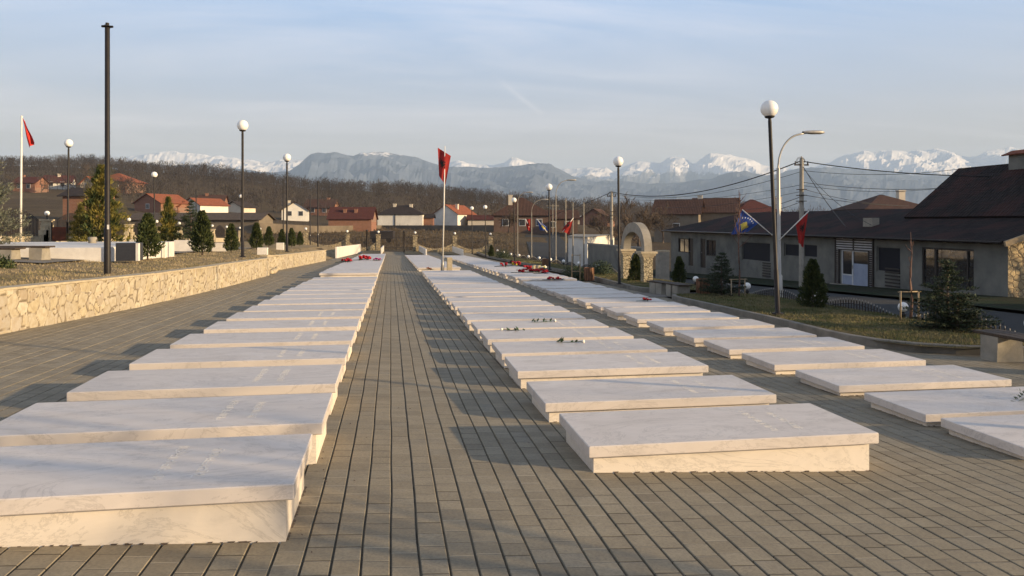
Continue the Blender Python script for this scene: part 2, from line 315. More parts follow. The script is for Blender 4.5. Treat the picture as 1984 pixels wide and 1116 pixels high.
# ------------------------------------------------------------ mesh helpers
class MB:
    def __init__(s): s.v = []; s.f = []; s.uv = []; s.sm = []
    def add(s, vs, fs, uvs=None, smooth=False):
        o = len(s.v); s.v += [tuple(x) for x in vs]
        for k, f in enumerate(fs):
            s.f.append([o + i for i in f]); s.uv.append(uvs[k] if uvs else None); s.sm.append(smooth)
    def box(s, x0, y0, z0, x1, y1, z1, m=None):
        vs = [(x0, y0, z0), (x1, y0, z0), (x1, y1, z0), (x0, y1, z0), (x0, y0, z1), (x1, y0, z1), (x1, y1, z1), (x0, y1, z1)]
        if m is not None: vs = [m @ Vector(v) for v in vs]
        s.add(vs, [(0, 3, 2, 1), (4, 5, 6, 7), (0, 1, 5, 4), (1, 2, 6, 5), (2, 3, 7, 6), (3, 0, 4, 7)])
    def cbox(s, x0, y0, z0, x1, y1, z1, c):       # box with chamfered top edges and vertical edges
        def ring(z, i, k): return [(x0 + i + k, y0 + i, z), (x1 - i - k, y0 + i, z), (x1 - i, y0 + i + k, z), (x1 - i, y1 - i - k, z), (x1 - i - k, y1 - i, z), (x0 + i + k, y1 - i, z), (x0 + i, y1 - i - k, z), (x0 + i, y0 + i + k, z)]
        vs = ring(z0, c, c) + ring(z0 + c, 0, c) + ring(z1 - c, 0, c) + ring(z1, c, c)
        fs = [tuple(range(7, -1, -1)), tuple(range(24, 32))]
        for r in range(3):
            for k in range(8): fs.append((r * 8 + k, r * 8 + (k + 1) % 8, r * 8 + 8 + (k + 1) % 8, r * 8 + 8 + k))
        s.add(vs, fs)
    def tube(s, pts, rad, n=8, cap=True, smooth=True):
        pts = [Vector(p) for p in pts]; o = len(s.v); m = len(pts)
        if not isinstance(rad, (list, tuple)): rad = [rad] * m
        up = Vector((0, 0, 1)); vs = []
        for i, p in enumerate(pts):
            d = (pts[min(i + 1, m - 1)] - pts[max(i - 1, 0)]).normalized()
            a = d.cross(up)
            if a.length < .05: a = d.cross(Vector((0, 1, 0)))
            a.normalize(); b = d.cross(a)
            for k in range(n): vs.append(p + (a * math.cos(2 * PI * k / n) + b * math.sin(2 * PI * k / n)) * rad[i])
        fs = []
        for i in range(m - 1):
            for k in range(n): fs.append((i * n + k, i * n + (k + 1) % n, (i + 1) * n + (k + 1) % n, (i + 1) * n + k))
        s.add(vs, fs, smooth=smooth)
        if cap: s.add([], [tuple(range(o - len(s.v) + 0, 0))] if False else [])
        if cap and n > 2:
            s.f.append([o + k for k in range(n)][::-1]); s.uv.append(None); s.sm.append(False)
            s.f.append([o + (m - 1) * n + k for k in range(n)]); s.uv.append(None); s.sm.append(False)
    def lathe(s, cx, cy, prof, n=16, smooth=True):
        vs = []; fs = []
        for r, z in prof:
            for k in range(n): vs.append((cx + r * math.cos(2 * PI * k / n), cy + r * math.sin(2 * PI * k / n), z))
        for i in range(len(prof) - 1):
            for k in range(n): fs.append((i * n + k, i * n + (k + 1) % n, (i + 1) * n + (k + 1) % n, (i + 1) * n + k))
        s.add(vs, fs, smooth=smooth)
    def sphere(s, c, r, n=16, m=10, sz=1):
        s.lathe(c[0], c[1], [(max(1e-4, r * math.sin(PI * i / m)), c[2] - r * sz * math.cos(PI * i / m)) for i in range(m + 1)], n)
    def quad(s, a, b, c, d, uv=None): s.add([a, b, c, d], [(0, 1, 2, 3)], [uv] if uv else None)
    def build(s, name, m, parent=None, loc=None):
        me = bpy.data.meshes.new(name); me.from_pydata(s.v, [], s.f)
        if any(u is not None for u in s.uv):
            l = me.uv_layers.new(name='UVMap'); i = 0
            dat = []
            for f, u in zip(s.f, s.uv):
                for k in range(len(f)): dat += (list(u[k]) if u else [0, 0])
            l.data.foreach_set('uv', dat)
        me.polygons.foreach_set('use_smooth', s.sm); me.materials.append(M[m] if isinstance(m, str) else m); me.update()
        o = bpy.data.objects.new(name, me); C.objects.link(o)
        if parent: o.parent = parent
        if loc: o.location = loc
        return o
def tag(o, label, cat, group=None):
    o['label'] = label; o['category'] = cat
    if group: o['group'] = group
    return o
def thing(name, label, cat, loc, rz=0, group=None):
    o = bpy.data.objects.new(name, None); C.objects.link(o); o.location = loc; o.rotation_euler = (0, 0, rz); o.empty_display_size = .2
    return tag(o, label, cat, group)
def struct(o): o['kind'] = 'structure'; return o
def dup(root, loc, rz, label, group=None, sc=None):
    def cp(o, par):
        c = o.copy(); C.objects.link(c)
        if par is not None: c.parent = par
        for ch in list(o.children): cp(ch, c)
        return c
    r = cp(root, None); r.location = loc; r.rotation_euler = (0, 0, rz); r['label'] = label
    if group: r['group'] = group
    if sc: r.scale = sc if isinstance(sc, tuple) else (sc, sc, sc)
    return r
ONES = 'zeroth first second third fourth fifth sixth seventh eighth ninth tenth eleventh twelfth thirteenth fourteenth fifteenth sixteenth seventeenth eighteenth nineteenth'.split()
TENS = {2: ('twentieth', 'twenty'), 3: ('thirtieth', 'thirty'), 4: ('fortieth', 'forty'), 5: ('fiftieth', 'fifty')}
def ordn(n):
    if n < 20: return ONES[n]
    a, b = divmod(n, 10); return TENS[a][0] if b == 0 else TENS[a][1] + '-' + ONES[b]

# ------------------------------------------------------------ ground
def polar_ground():
    mb = MB(); Ds = [1.5]; 
    while Ds[-1] < 88: Ds.append(Ds[-1] * 1.05 + .3)
    while Ds[-1] < 700: Ds.append(Ds[-1] * 1.022)
    while Ds[-1] < 13500: Ds.append(Ds[-1] * 1.12)
    us = [-2.6 + i * .1 for i in range(12)] + [-1.35 + i * .02 for i in range(136)] + [1.4 + i * .15 for i in range(9)]
    vs = []; nu = len(us)
    for D in Ds:
        for u in us:
            X = D * (u * CT + ST); Y = D * (CT - u * ST)
            z = H(X, Y)
            if D > 110: z += (mn.noise(Vector((X * .02, Y * .02, 0))) * .6 + mn.noise(Vector((X * .1, Y * .1, 3))) * .25) * min(1, (D - 110) / 80) * min(1.0, 2000 / D)
            vs.append((X, Y, z))
    fs = [(i * nu + k, i * nu + k + 1, (i + 1) * nu + k + 1, (i + 1) * nu + k) for i in range(len(Ds) - 1) for k in range(nu - 1)]
    mb.add(vs, fs, smooth=True)
    struct(mb.build('ground', 'ground'))
polar_ground()
b = MB(); b.add([(-60, -30, -2.4), (60, -30, -2.9), (60, 3, -2.9), (-60, 3, -2.4)], [(0, 1, 2, 3)]); struct(b.build('earth_behind', 'ground'))

def paving():
    mb = MB(); W = .147
    def strips(xa, xb, ya, yb):
        ys = []; y = ya
        while y < yb: ys.append(y); y += (.25 if y < 9 else .6 if y < 20 else 2.5)
        ys.append(yb)
        for i in range(int(round((xb - xa) / W))):
            x0 = xa + i * W; x1 = x0 + W; idx = round(x0 / W)
            dz = R.uniform(-.0018, .0018); rows = []
            for y in ys:
                def wob(e): return .006 * mn.noise(Vector((e * 3.1, y * 1.3, 1))) + .01 * mn.noise(Vector((e * .05, y * .25, 9)))
                a = x0 + wob(idx); c = x1 + wob(idx + 1)
                dd = dz + .0016 * mn.noise(Vector((idx * 7.7, y * 4, 5)))
                g = .0052; ch = .004
                rows.append([(a, y, zg(a, y) - .014), (a + g, y, zg(a, y) - .013), (a + g + .0005, y, zg(a, y) - ch + dd), (a + g + ch, y, zg(a, y) + dd), (c - g - ch, y, zg(c, y) + dd), (c - g - .0005, y, zg(c, y) - ch + dd), (c - g, y, zg(c, y) - .013), (c, y, zg(c, y) - .014)])
            fr = [0, .044, .046, .075, .925, .954, .956, 1]
            o = len(mb.v)
            for r_ in rows: mb.v += r_
            for j in range(len(ys) - 1):
                for k in range(7):
                    A = o + j * 8 + k; mb.f.append([A, A + 1, A + 9, A + 8]); mb.sm.append(False)
                    mb.uv.append([(idx + fr[k], ys[j]), (idx + fr[k + 1], ys[j]), (idx + fr[k + 1], ys[j + 1]), (idx + fr[k], ys[j + 1])])
    xe = 61 * W
    strips(-49 * W, xe, 1.2, 88.5); strips(xe, xe + 55 * W, 1.2, 11.6)
    struct(mb.build('paving', 'paver'))
paving()

def sheet(name, m, x0, x1, y0, y1, zf, nx, ny, off=0, edge=None):
    mb = MB(); vs = []
    for j in range(ny + 1):
        y = lerp(y0, y1, j / ny)
        for i in range(nx + 1):
            a = x0(y) if callable(x0) else x0; c = x1(y) if callable(x1) else x1
            x = lerp(a, c, i / nx); n = mn.noise(Vector((x * 1.1, y * 1.1, 2))) * .025
            if edge and (i in (0, nx)): n = 0
            vs.append((x, y, zf(x, y) + off + n))
    fs = [(j * (nx + 1) + i, j * (nx + 1) + i + 1, (j + 1) * (nx + 1) + i + 1, (j + 1) * (nx + 1) + i) for j in range(ny) for i in range(nx)]
    mb.add(vs, fs, smooth=True); return mb.build(name, m)

# ---- left retaining wall line
WALL1 = [(-6.6, 7.5), (-5.95, 10.5), (-5.78, 12.5), (-5.62, 14.0), (-5.32, 17.3), (-5.12, 22.4), (-5.02, 27), (-4.98, 32.9)]
WALL2 = [(-5.75, 37.2), (-5.35, 38.2), (-5.1, 44), (-4.85, 50), (-4.62, 56.6)]
def wallx(y):
    t = sorted([(b_, a_) for a_, b_ in WALL1 + WALL2]); return interp(t, y) - .05
sheet('terrace_lawn', 'lawn', -70, wallx, 3, 57.5, zt, 130, 110, -.01)
sheet('terrace_lawn_far', 'lawn', -70, lambda y: -7.2, 57.5, 96, zt, 60, 40, -.02)
struct(bpy.data.objects['terrace_lawn']); struct(bpy.data.objects['terrace_lawn_far']); bpy.data.objects['terrace_lawn'].name = 'lawn'; bpy.data.objects['terrace_lawn_far'].name = 'lawn'
# slope between far terrace and plaza
mb = MB(); N_ = 20
vs = []
for j in range(N_ + 1):
    y = lerp(57.5, 90, j / N_); vs += [(-7.25, y, zt(-7.25, y) - .02), (-6.2, y, lerp(zt(-7.2, y), zg(-6, y), .45)), (-4.6, y, zg(-5.5, y) + .01)]
mb.add(vs, [(j * 3 + i, j * 3 + i + 1, j * 3 + i + 4, j * 3 + i + 3) for j in range(N_) for i in range(2)], smooth=True)
struct(mb.build('grass_slope', 'lawn'))

def stone_wall(line, name, label, thick=.3):
    # resample
    pts = []
    for (a, b_), (c, d) in zip(line, line[1:]):
        n = max(1, int(math.hypot(c - a, d - b_) / .8))
        for k in range(n): pts.append((lerp(a, c, k / n), lerp(b_, d, k / n)))
    pts.append(line[-1])
    t = thing(name, label, 'wall', (0, 0, 0)); f = MB(); c = MB(); s = 0
    rows = []
    for i, (x, y) in enumerate(pts):
        if i: s += math.hypot(x - pts[i - 1][0], y - pts[i - 1][1])
        zb = zg(x, y) - .15; ztp = zt(x, y) + .03
        rows.append((x, y, zb, ztp, s))
    tot = rows[-1][4]; ss = []; q0 = 0
    near = tot - (13 if line is WALL1 else 0)
    # fine grid with real relief: each stone stands out by its own amount, mortar lies back
    while q0 < tot: ss.append(q0); q0 += (.024 if (line is WALL1 and q0 < 11) else .06)
    ss.append(tot); NZ = 24; vs = []; cols_ = []; cell = .24
    def at(sv):
        for (x, y, zb, zp, s0), (x2, y2, zb2, zp2, s1) in zip(rows, rows[1:]):
            if sv <= s1 + 1e-6: k = (sv - s0) / (s1 - s0); return lerp(x, x2, k), lerp(y, y2, k), lerp(zb, zb2, k), lerp(zp, zp2, k)
    for sv in ss:
        x, y, zb, zp = at(sv)
        for j in range(NZ + 1):
            z = lerp(zb, zp, j / NZ); w1 = mn.noise(Vector((sv * 3, z * 3, 4))) * .05; w2 = mn.noise(Vector((sv * 3, z * 3, 14))) * .05
            dd, pp = mn.voronoi(Vector(((sv + w1) / cell, (z + w2) / cell * 1.12, .5)), distance_metric='DISTANCE', exponent=2.5)
            ed = dd[1] - dd[0]; st_ = sm(.03, .11, ed); hsh = mn.cell(Vector((pp[0][0] * 91.7, pp[0][1] * 57.3, 0))) 
            off = st_ * (.022 + .016 * (hsh - .5)) + mn.noise(Vector((sv * 14, z * 14, 2))) * .006
            vs.append((x + off, y, z)); cols_.append((hsh % 1.0, st_, 0, 1))
    n_ = NZ + 1; f.add(vs, [(i * n_ + j, (i + 1) * n_ + j, (i + 1) * n_ + j + 1, i * n_ + j + 1) for i in range(len(ss) - 1) for j in range(NZ)], smooth=False)
    ncol = len(vs)
    for (x, y, zb, zp, s0), (x2, y2, zb2, zp2, s1) in zip(rows, rows[1:]):
        f.quad((x2 - thick, y2, zb2), (x - thick, y, zb), (x - thick, y, zp), (x2 - thick, y2, zp2))
        j = R.uniform(-.008, .008)
        A = [(x + .045, y, zp + j), (x2 + .045, y2, zp2 + j), (x2 - thick - .02, y2, zp2 + j), (x - thick - .02, y, zp + j)]
        B = [(a[0], a[1], a[2] + .035) for a in A]
        c.add(A + B, [(0, 3, 2, 1), (4, 5, 6, 7), (0, 1, 5, 4), (1, 2, 6, 5), (2, 3, 7, 6), (3, 0, 4, 7)])
    for e, sg in ((0, 1), (-1, -1)):
        x, y, zb, zp, s0 = rows[e]
        f.quad((x - thick, y, zb), (x, y, zb), (x, y, zp), (x - thick, y, zp))
    fo = f.build('stone_face', 'crazy', t); at_ = fo.data.attributes.new('stone', 'FLOAT_COLOR', 'POINT'); cols_ += [(.4, 1, 0, 1)] * (len(f.v) - len(cols_)); at_.data.foreach_set('color', [v for c4 in cols_ for v in c4]); c.build('coping', 'tan_stone', t)
stone_wall(WALL1, 'retaining_wall', 'long cream crazy stone retaining wall curving along the left lawn')
stone_wall(WALL2, 'retaining_wall', 'farther shorter cream stone wall beyond the gap in the left wall')
# piece closing the gap between the two walls (stone end face + rubble heap)
t = thing('rubble_bank', 'low bank of pale rubble stones in the gap between walls', 'stones', (-5.6, 35.5, zg(-5.6, 35.5)))
mb = MB()
for k in range(60):
    x = R.uniform(-.6, .5); y = R.uniform(-2.0, 1.8); r = R.uniform(.08, .17); z = max(0, .5 - .55 * (x + .6)) * R.uniform(.2, 1)
    mb.sphere((x, y, z + r * .4), r, 6, 4, R.uniform(.6, 1))
mb.build('stones', 'tan_stone', t)

# ---- right kerb + lawn
KERB = [(9.6, 60), (9.75, 48), (9.72, 42.6), (9.4, 34), (9.2, 30.3), (8.95, 27.2), (9.1, 26.3), (10.2, 25.9)]
KERB2 = [(10.6, 24.4), (9.0, 24.1), (8.72, 23.2), (8.62, 16.2), (8.28, 13.1), (8.3, 12.2), (8.6, 11.55), (9.4, 11.25), (10.4, 11.15), (14, 11.1)]
KERB0 = [(9.8, 88), (9.7, 62)]
def kerb(line, label):
    mb = MB(); pts = []
    for (a, b_), (c, d) in zip(line, line[1:]):
        n = max(1, int(math.hypot(c - a, d - b_) / .5))
        for k in range(n): pts.append((lerp(a, c, k / n), lerp(b_, d, k / n)))
    pts.append(line[-1]); pr = []
    for _ in range(3): pts = [pts[0]] + [((a[0] + 2 * b_[0] + c[0]) / 4, (a[1] + 2 * b_[1] + c[1]) / 4) for a, b_, c in zip(pts, pts[1:], pts[2:])] + [pts[-1]]
    for i, (x, y) in enumerate(pts):
        a = pts[max(0, i - 1)]; c = pts[min(len(pts) - 1, i + 1)]; d = Vector((c[0] - a[0], c[1] - a[1])).normalized(); nrm = Vector((-d[1], d[0])) 
        z = zg(x, y); q = .012
        pr.append([(x, y, z - .05), (x, y, z + .15 - q), (x + nrm[0] * q, y + nrm[1] * q, z + .15), (x + nrm[0] * .12, y + nrm[1] * .12, z + .15), (x + nrm[0] * .12, y + nrm[1] * .12, z - .05)])
    vs = [p for r_ in pr for p in r_]
    mb.add(vs, [(j * 5 + k, (j + 1) * 5 + k, (j + 1) * 5 + k + 1, j * 5 + k + 1) for j in range(len(pr) - 1) for k in range(4)])
    o = mb.build('kerb', 'kerb'); o['kind'] = 'structure'; return pts
kp = kerb([(b_) for b_ in KERB], ''); kp2 = kerb(KERB2, ''); kerb(KERB0, '')
def zr(X, Y): return zg(min(X, 10), Y) + .12 - .03 * max(0, X - 10.5)
def kx(line):
    t = sorted([(b_, a_) for a_, b_ in line]); return t
def lawn_right(y0, y1, tab):
    return struct(sheet('lawn', 'lawn_r', lambda y: interp(tab, y) + .08, lambda y: 12.35, y0, y1, zr, 18, int((y1 - y0) * 3), 0, True))
lawn_right(11.25, 24.3, [(11.25, 9.3), (11.5, 8.75), (12.2, 8.38), (13.1, 8.36), (16.2, 8.68), (23.2, 8.8), (23.9, 9.0), (24.3, 10.2)])
lawn_right(26.0, 60, [(26, 9.9), (26.3, 9.3), (27.2, 9.03), (30.3, 9.25), (34, 9.45), (42.6, 9.78), (60, 9.7)])
lawn_right(61.5, 88, [(61, 9.75), (88, 9.85)])
mb = MB(); 
vs = []
for j in range(12):
    y = lerp(10, 90, j / 11); vs += [(12.34, y, zr(12.3, y)), (12.34, y, zs(y) - 1), ]
mb.add(vs, [(2 * j, 2 * j + 1, 2 * j + 3, 2 * j + 2) for j in range(11)]); 
tag(mb.build('retaining_wall', 'kerb'), 'dark concrete retaining wall dropping from the right lawn to the street', 'wall')
# paved corner where the benches stand, and beds at the far end of the rows
struct(sheet('paving_corner', 'path', 8.5, 12.3, 24.1, 26.2, zg, 6, 4, .01, True))
struct(sheet('paving_side', 'path', 12.2, 22, 3, 11.3, lambda x, y: zg(x, y), 8, 8, -.02, True))
for xa, xb in ((-2.9, -.7), (1.5, 3.7), (5.3, 7.6)):
    struct(sheet('flower_bed', 'lawn', xa, xb, 79.5, 87.5, zg, 6, 14, .12, True))

# road and pavement on the right
def ribbon(name, m, line, w, zoff, n=4):
    pts = []
    for (a, b_), (c, d) in zip(line, line[1:]):
        k_ = max(1, int(math.hypot(c - a, d - b_) / 3))
        for k in range(k_): pts.append((lerp(a, c, k / k_), lerp(b_, d, k / k_)))
    pts.append(line[-1])
    for _ in range(8): pts = [pts[0]] + [((a[0] + 2 * b_[0] + c[0]) / 4, (a[1] + 2 * b_[1] + c[1]) / 4) for a, b_, c in zip(pts, pts[1:], pts[2:])] + [pts[-1]]
    mb = MB(); vs = []
    for i, (x, y) in enumerate(pts):
        a = pts[max(0, i - 1)]; c = pts[min(len(pts) - 1, i + 1)]; d = Vector((c[0] - a[0], c[1] - a[1])).normalized(); nr = (d[1], -d[0])
        zc = H(x, y)
        for k in range(n + 1):
            t_ = (k / n - .5) * w; vs.append((x + nr[0] * t_, y + nr[1] * t_, max(zc, H(x + nr[0] * t_, y + nr[1] * t_)) + zoff))
    mb.add(vs, [(i * (n + 1) + k, i * (n + 1) + k + 1, (i + 1) * (n + 1) + k + 1, (i + 1) * (n + 1) + k) for i in range(len(pts) - 1) for k in range(n)], smooth=True)
    return struct(mb.build(name, m))
ribbon('road', 'asphalt', [(19.5, -25), (19.5, 62), (22, 100), (30, 150), (44, 215), (58, 270), (66, 300)], 7, .06)
M['verge'] = lawn_mat('dark_verge', (.05, .05, .035), (.035, .05, .03), .45)
struct(sheet('verge', 'verge', 23.2, 28.2, -20, 78, lambda x, y: zs(y), 3, 40, .16))
struct(sheet('path', 'path', -40, -8.9, 21.5, 24.4, zt, 20, 6, .03))
struct(sheet('path', 'path', -15, -9.2, 31.6, 55, zt, 10, 30, .03))

# ------------------------------------------------------------ graves
LX, MX, RX = -2.80, 1.43, 5.18; PL = 2.3; PW = .98; T = .085
pm = MB(); pm.cbox(0, 0, -T, PL, PW, 0, .006); plate_me = pm.build('plate_proto', 'marble').data
bpy.data.objects.remove(bpy.data.objects['plate_proto'])
def Lz(Y): return interp([(4.16, -1.385), (5.59, -1.435), (7.18, -1.488), (8.82, -1.54), (10.38, -1.581), (12.2, -1.64), (29.5, -2.09), (29.6, -1.995), (77, -3.2)], Y)
def Mz(Y): return interp([(5.35, -1.623), (6.93, -1.682), (8.57, -1.704), (9.98, -1.743), (15.8, -1.888), (34, -2.27), (40, -2.42), (77, -3.34)], Y)
def Rz(Y): return interp([(5.5, -1.865), (6.74, -1.888), (8.24, -1.925), (9.72, -1.953), (14.1, -2.04), (29.5, -2.37), (30.5, -2.31), (77, -3.42)], Y)
GR = []
def row(name, x0, zf, y0s, pitch, yend, skip, side, grp):
    ys = list(y0s)
    while ys[-1] + pitch < yend: ys.append(ys[-1] + pitch * R.uniform(.985, 1.015))
    n = 0
    for k, y in enumerate(ys):
        if any(a < y < b_ for a, b_ in skip): continue
        n += 1; jx = R.uniform(-.02, .02); z = zf(y) + (R.uniform(-.008, .008) if k > 6 else 0)
        g = thing('grave', 'white marble grave, %s from near end of row %s' % (ordn(n), side), 'grave', (x0 + jx, y, z), R.uniform(-.004, .004) if k > 3 else 0, grp)
        p = bpy.data.objects.new('plate', plate_me); C.objects.link(p); p.parent = g
        bm_ = MB(); i = .05
        gx = x0 + jx; c4 = [(i, i), (PL - i, i), (PL - i, PW - i), (i, PW - i)]
        lo = [(a, b_, zg(gx + a, y + b_) - z - .03) for a, b_ in c4]; hi = [(a, b_, -T - .001) for a, b_ in c4]
        bm_.add(lo + hi, [(3, 2, 1, 0), (4, 5, 6, 7), (0, 1, 5, 4), (1, 2, 6, 5), (2, 3, 7, 6), (3, 0, 4, 7)])
        bm_.build('base', 'marble_base', g)
        if n <= 7:
            q = random.Random(n * 31 + int(x0 * 10))
            for col, (cx, ln) in enumerate([(1.52, .62), (1.74, .55), (1.90, .0)] if x0 < 5.6 else []):
                if not ln: continue
                s = MB(); yy = .18 + .05 * q.random()
                while yy < .18 + ln:
                    w = q.uniform(.022, .034)
                    # strokes of one letter, letters stand along +X, the line runs along Y
                    for st in range(q.randint(2, 3)):
                        ax = cx + q.uniform(-.01, .01); hx = .055
                        if q.random() < .5: s.box(ax, yy + q.uniform(0, w), .0004, ax + hx, yy + q.uniform(0, w) * .2 + w * .4 + .004, .0012) if False else s.box(ax, yy + st * w / 2, .0004, ax + hx, yy + st * w / 2 + .0055, .0012)
                        else: s.box(ax + q.choice([0, .025, .05]), yy, .0004, ax + q.choice([0, .025, .05]) * 0 + .0, yy, .0004) if False else s.box(ax + (st % 3) * .025, yy, .0004, ax + (st % 3) * .025 + .008, yy + w, .0012)
                    yy += w + .009
                s.build('inscription', 'engraving', g)
        GR.append((x0, y, z, g, n))
row('L', LX, Lz, [2.6, 4.16, 5.59, 7.18, 8.82, 10.38, 12.2], 1.56, 77.5, [(0, 3), (29.0, 29.6)], 'left of the path', 'graves in the row left of the path')
row('M', MX, Mz, [5.35, 6.93, 8.57, 9.98, 11.45, 12.84, 14.33, 15.78], 1.49, 78, [(36.6, 40.0)], 'right of the path', 'graves in the row right of the path')
row('R', RX, Rz, [5.55, 6.74, 8.24, 9.72, 11.15, 12.52, 14.08], 1.47, 78, [(29.4, 30.2)], 'nearest the right lawn', 'graves in the row nearest the right lawn')

# ------------------------------------------------------------ lamps
def make_globe_lamp(h, label, grp, loc):
    t = thing('globe_lamp', label, 'street lamp', loc, 0, grp)
    m_ = MB(); m_.lathe(0, 0, [(.075, 0), (.075, .02), (.058, .03), (.056, 1.0), (.045, 1.05), (.042, h - .5), (.035, h - .42), (.035, h - .36)], 14)
    m_.box(-.1, -.1, -.02, .1, .1, .012); m_.build('post', 'black', t)
    c = MB(); c.lathe(0, 0, [(.03, h - .42), (.10, h - .40), (.12, h - .37), (.10, h - .35), (.0, h - .35)], 16); c.build('collar', 'black', t)
    g = MB(); g.sphere((0, 0, h - .19), .20, 24, 14); g.build('globe', 'globe', t)
    return t
lab = ['tall black lamp post with white globe nearest on the right lawn', 'black globe lamp post beside the stone arch on the right', 'white globe lamp on black post beyond the arch', 'black globe lamp post beside the iron bars of the right fence',
       'white globe lamp farther down the right lawn, right one of the far pair', 'farthest white globe lamp on the right, left one of the far pair']
A = [(1507, 607, 412), (1200, 549.5, 246), (1065, 522, 166), (997, 507, 124), (941, 497, 99.5), (915, 491, 91)]
lamp0 = None
for k, (px, py, hp) in enumerate(A):
    D = 5 * F / hp; p = P(px, py, D)
    if k == 0: p.x += 0
    lean = (-.043 if k == 0 else -.01) 
    if lamp0 is None: lamp0 = make_globe_lamp(5.0, lab[k], 'globe lamps along the cemetery', p); o = lamp0
    else: o = dup(lamp0, p, R.uniform(0, 3), lab[k])
    o.rotation_euler = (R.uniform(-.004, .004), lean, 0)
dup(lamp0, Vector((9.3, 4.3, zg(9.3, 4.3))), 0, 'globe lamp post outside the view beside the near benches')
labL = ['tall black lamp post with white globe nearest on the left lawn', 'second globe lamp post on the left lawn behind the wall', 'white globe lamp behind the left fence, near the flag', 'white globe lamp behind the clump of conifers on the left', 'tiny far globe lamp seen beside the nearest left lamp post']
for k, (px, py, hp) in enumerate([(470, 497, 264), (556, 487, 189), (131, 463, 193), (299, 475, 142), (467, 467, 90)]):
    D = 5 * F / hp; dup(lamp0, P(px, py, D), 0, labL[k]).rotation_euler = (0, (.01 if px < 200 else 0), 0)
# plain black poles
def make_pole(h, loc, label):
    t = thing('flagpole', label, 'pole', loc, 0, 'bare black poles on the left lawn')
    m_ = MB(); m_.lathe(0, 0, [(.07, 0), (.07, 1.0), (.055, 1.05), (.052, h - .12), (.04, h - .1), (.04, h)], 14); m_.build('mast', 'black', t)
    c = MB(); c.box(-.12, -.02, h - .10, .12, .02, h - .06); c.box(-.02, -.12, h - .096, .02, .12, h - .064); c.lathe(0, 0, [(.12, h - .085), (.12, h - .075), (.0, h - .074)], 12); c.build('cross_cap', 'black', t)
    s = MB(); s.box(.02, -.079, 1.0, .06, -.069, 1.1); s.build('hatch', 'pole_white', t)
    return t
p0 = make_pole(5.6, P(208, 531, 17.0), 'tall bare black pole with a small cross cap on the left lawn')
for px, py, D, l in [(616, 478, 60, 'bare black pole standing at the far end of the left stone wall'), (549, 474, 60, 'thin bare black pole just left of the second globe lamp'), (601, 474, 64, 'thin black pole between the conifers and the end of the wall'), (380, 468, 75, 'distant bare black pole rising among the left conifers')]:
    dup(p0, P(px, py, D), 0, l, sc=.92 if px != 601 else .75)

# ------------------------------------------------------------ flags
EAG = ["1.1.....1.1", "11.1.1.1.11", ".1.11.11.1.", "1.1111111.1", "11.11111.11", "1111111111.", ".111111111.", "1.1111111.1", "11.11111.11", ".1..111..1.", "...11111...", "..1..1..1..", ".....1....."]
KOS = ["....11......", "..11111.....", ".1111111....", "11111111111.", ".11111111111", "..111111111.", "...111111...", "....1111....", ".....11....."]
def cloth(corn, name, m, parent, bitmap=None, bm='cloth_black', rect=(.3, .25, .7, .75), fold=.06, stars=False, nf=2.5):
    TL, TR, BR, BL = [Vector(c) for c in corn]
    nrm = (TR - TL).cross(BL - TL).normalized()
    def S(s, t_): 
        p = (TL * (1 - s) + TR * s) * (1 - t_) + (BL * (1 - s) + BR * s) * t_
        return p + nrm * (fold * math.sin(s * nf * 2 * PI + t_ * 1.7) * (.4 + .6 * t_) + fold * .4 * math.sin(t_ * 7 + s * 3))
    a = MB(); n = 18
    a.add([S(i / n, j / n) for j in range(n + 1) for i in range(n + 1)], [(j * (n + 1) + i, j * (n + 1) + i + 1, (j + 1) * (n + 1) + i + 1, (j + 1) * (n + 1) + i) for j in range(n) for i in range(n)], smooth=True)
    o = a.build(name, m, parent)
    def cells(q, s0, t0, s1, t1, side):
        p = [S(s0, t0), S(s1, t0), S(s1, t1), S(s0, t1)]; nn = (p[1] - p[0]).cross(p[3] - p[0]).normalized() * .004 * side
        q.add([x + nn for x in p], [(0, 1, 2, 3)])
    if bitmap:
        q = MB(); h = len(bitmap); w = len(bitmap[0]); s0, t0, s1, t1 = rect
        for j, rw in enumerate(bitmap):
            for i, ch in enumerate(rw):
                if ch == '1':
                    for sd in (1, -1): cells(q, lerp(s0, s1, i / w), lerp(t0, t1, j / h), lerp(s0, s1, (i + 1) / w), lerp(t0, t1, (j + 1) / h), sd)
        q.build('emblem', bm, o)
    if stars:
        q = MB()
        for k in range(6):
            s = .2 + .12 * k; t_ = .2 - .10 * math.sin(PI * k / 5) + .03
            for sd in (1, -1): cells(q, s - .025, t_, s + .025, t_ + .04, sd); cells(q, s - .01, t_ - .02, s + .01, t_ + .06, sd)
        q.build('stars', 'cloth_white', o)
    return o
# centre flag among the graves
D = 38.5; base = P(857, 531, D); base.z = zg(base.x, base.y)
t = thing('flagpole', 'pale flagpole standing between graves right of the path', 'flagpole', base)
top = P(862, 283, D) - base; mid = P(858, 497, D) - base
m_ = MB(); m_.tube([mid, P(860.5, 385, D) - base, top], [.035, .032, .022], 10); m_.build('mast', 'pole_white', t)
m_ = MB(); m_.tube([(0, 0, 0), tuple(mid)], [.085, .085], 10); m_.build('sleeve', 'silver', t)
fl = thing('flag', 'red flag with black double-headed eagle on the pole among the graves', 'flag', base)
cloth([P(848, 286, D) - base, P(873.5, 302, D) - base, P(863, 358, D) - base, P(850.5, 341, D) - base], 'cloth', 'red', fl, EAG, rect=(.12, .3, .68, .62), fold=.07, nf=1.2)
pb = P(866, 531, D); pb.z = zg(pb.x, pb.y)
m_ = MB(); m_.cbox(.0, -.12, -.05, .26, .14, .85, .01); o = m_.build('stone_post', 'tan_stone', None, pb); tag(o, 'square pinkish stone post beside the flagpole among the graves', 'post')
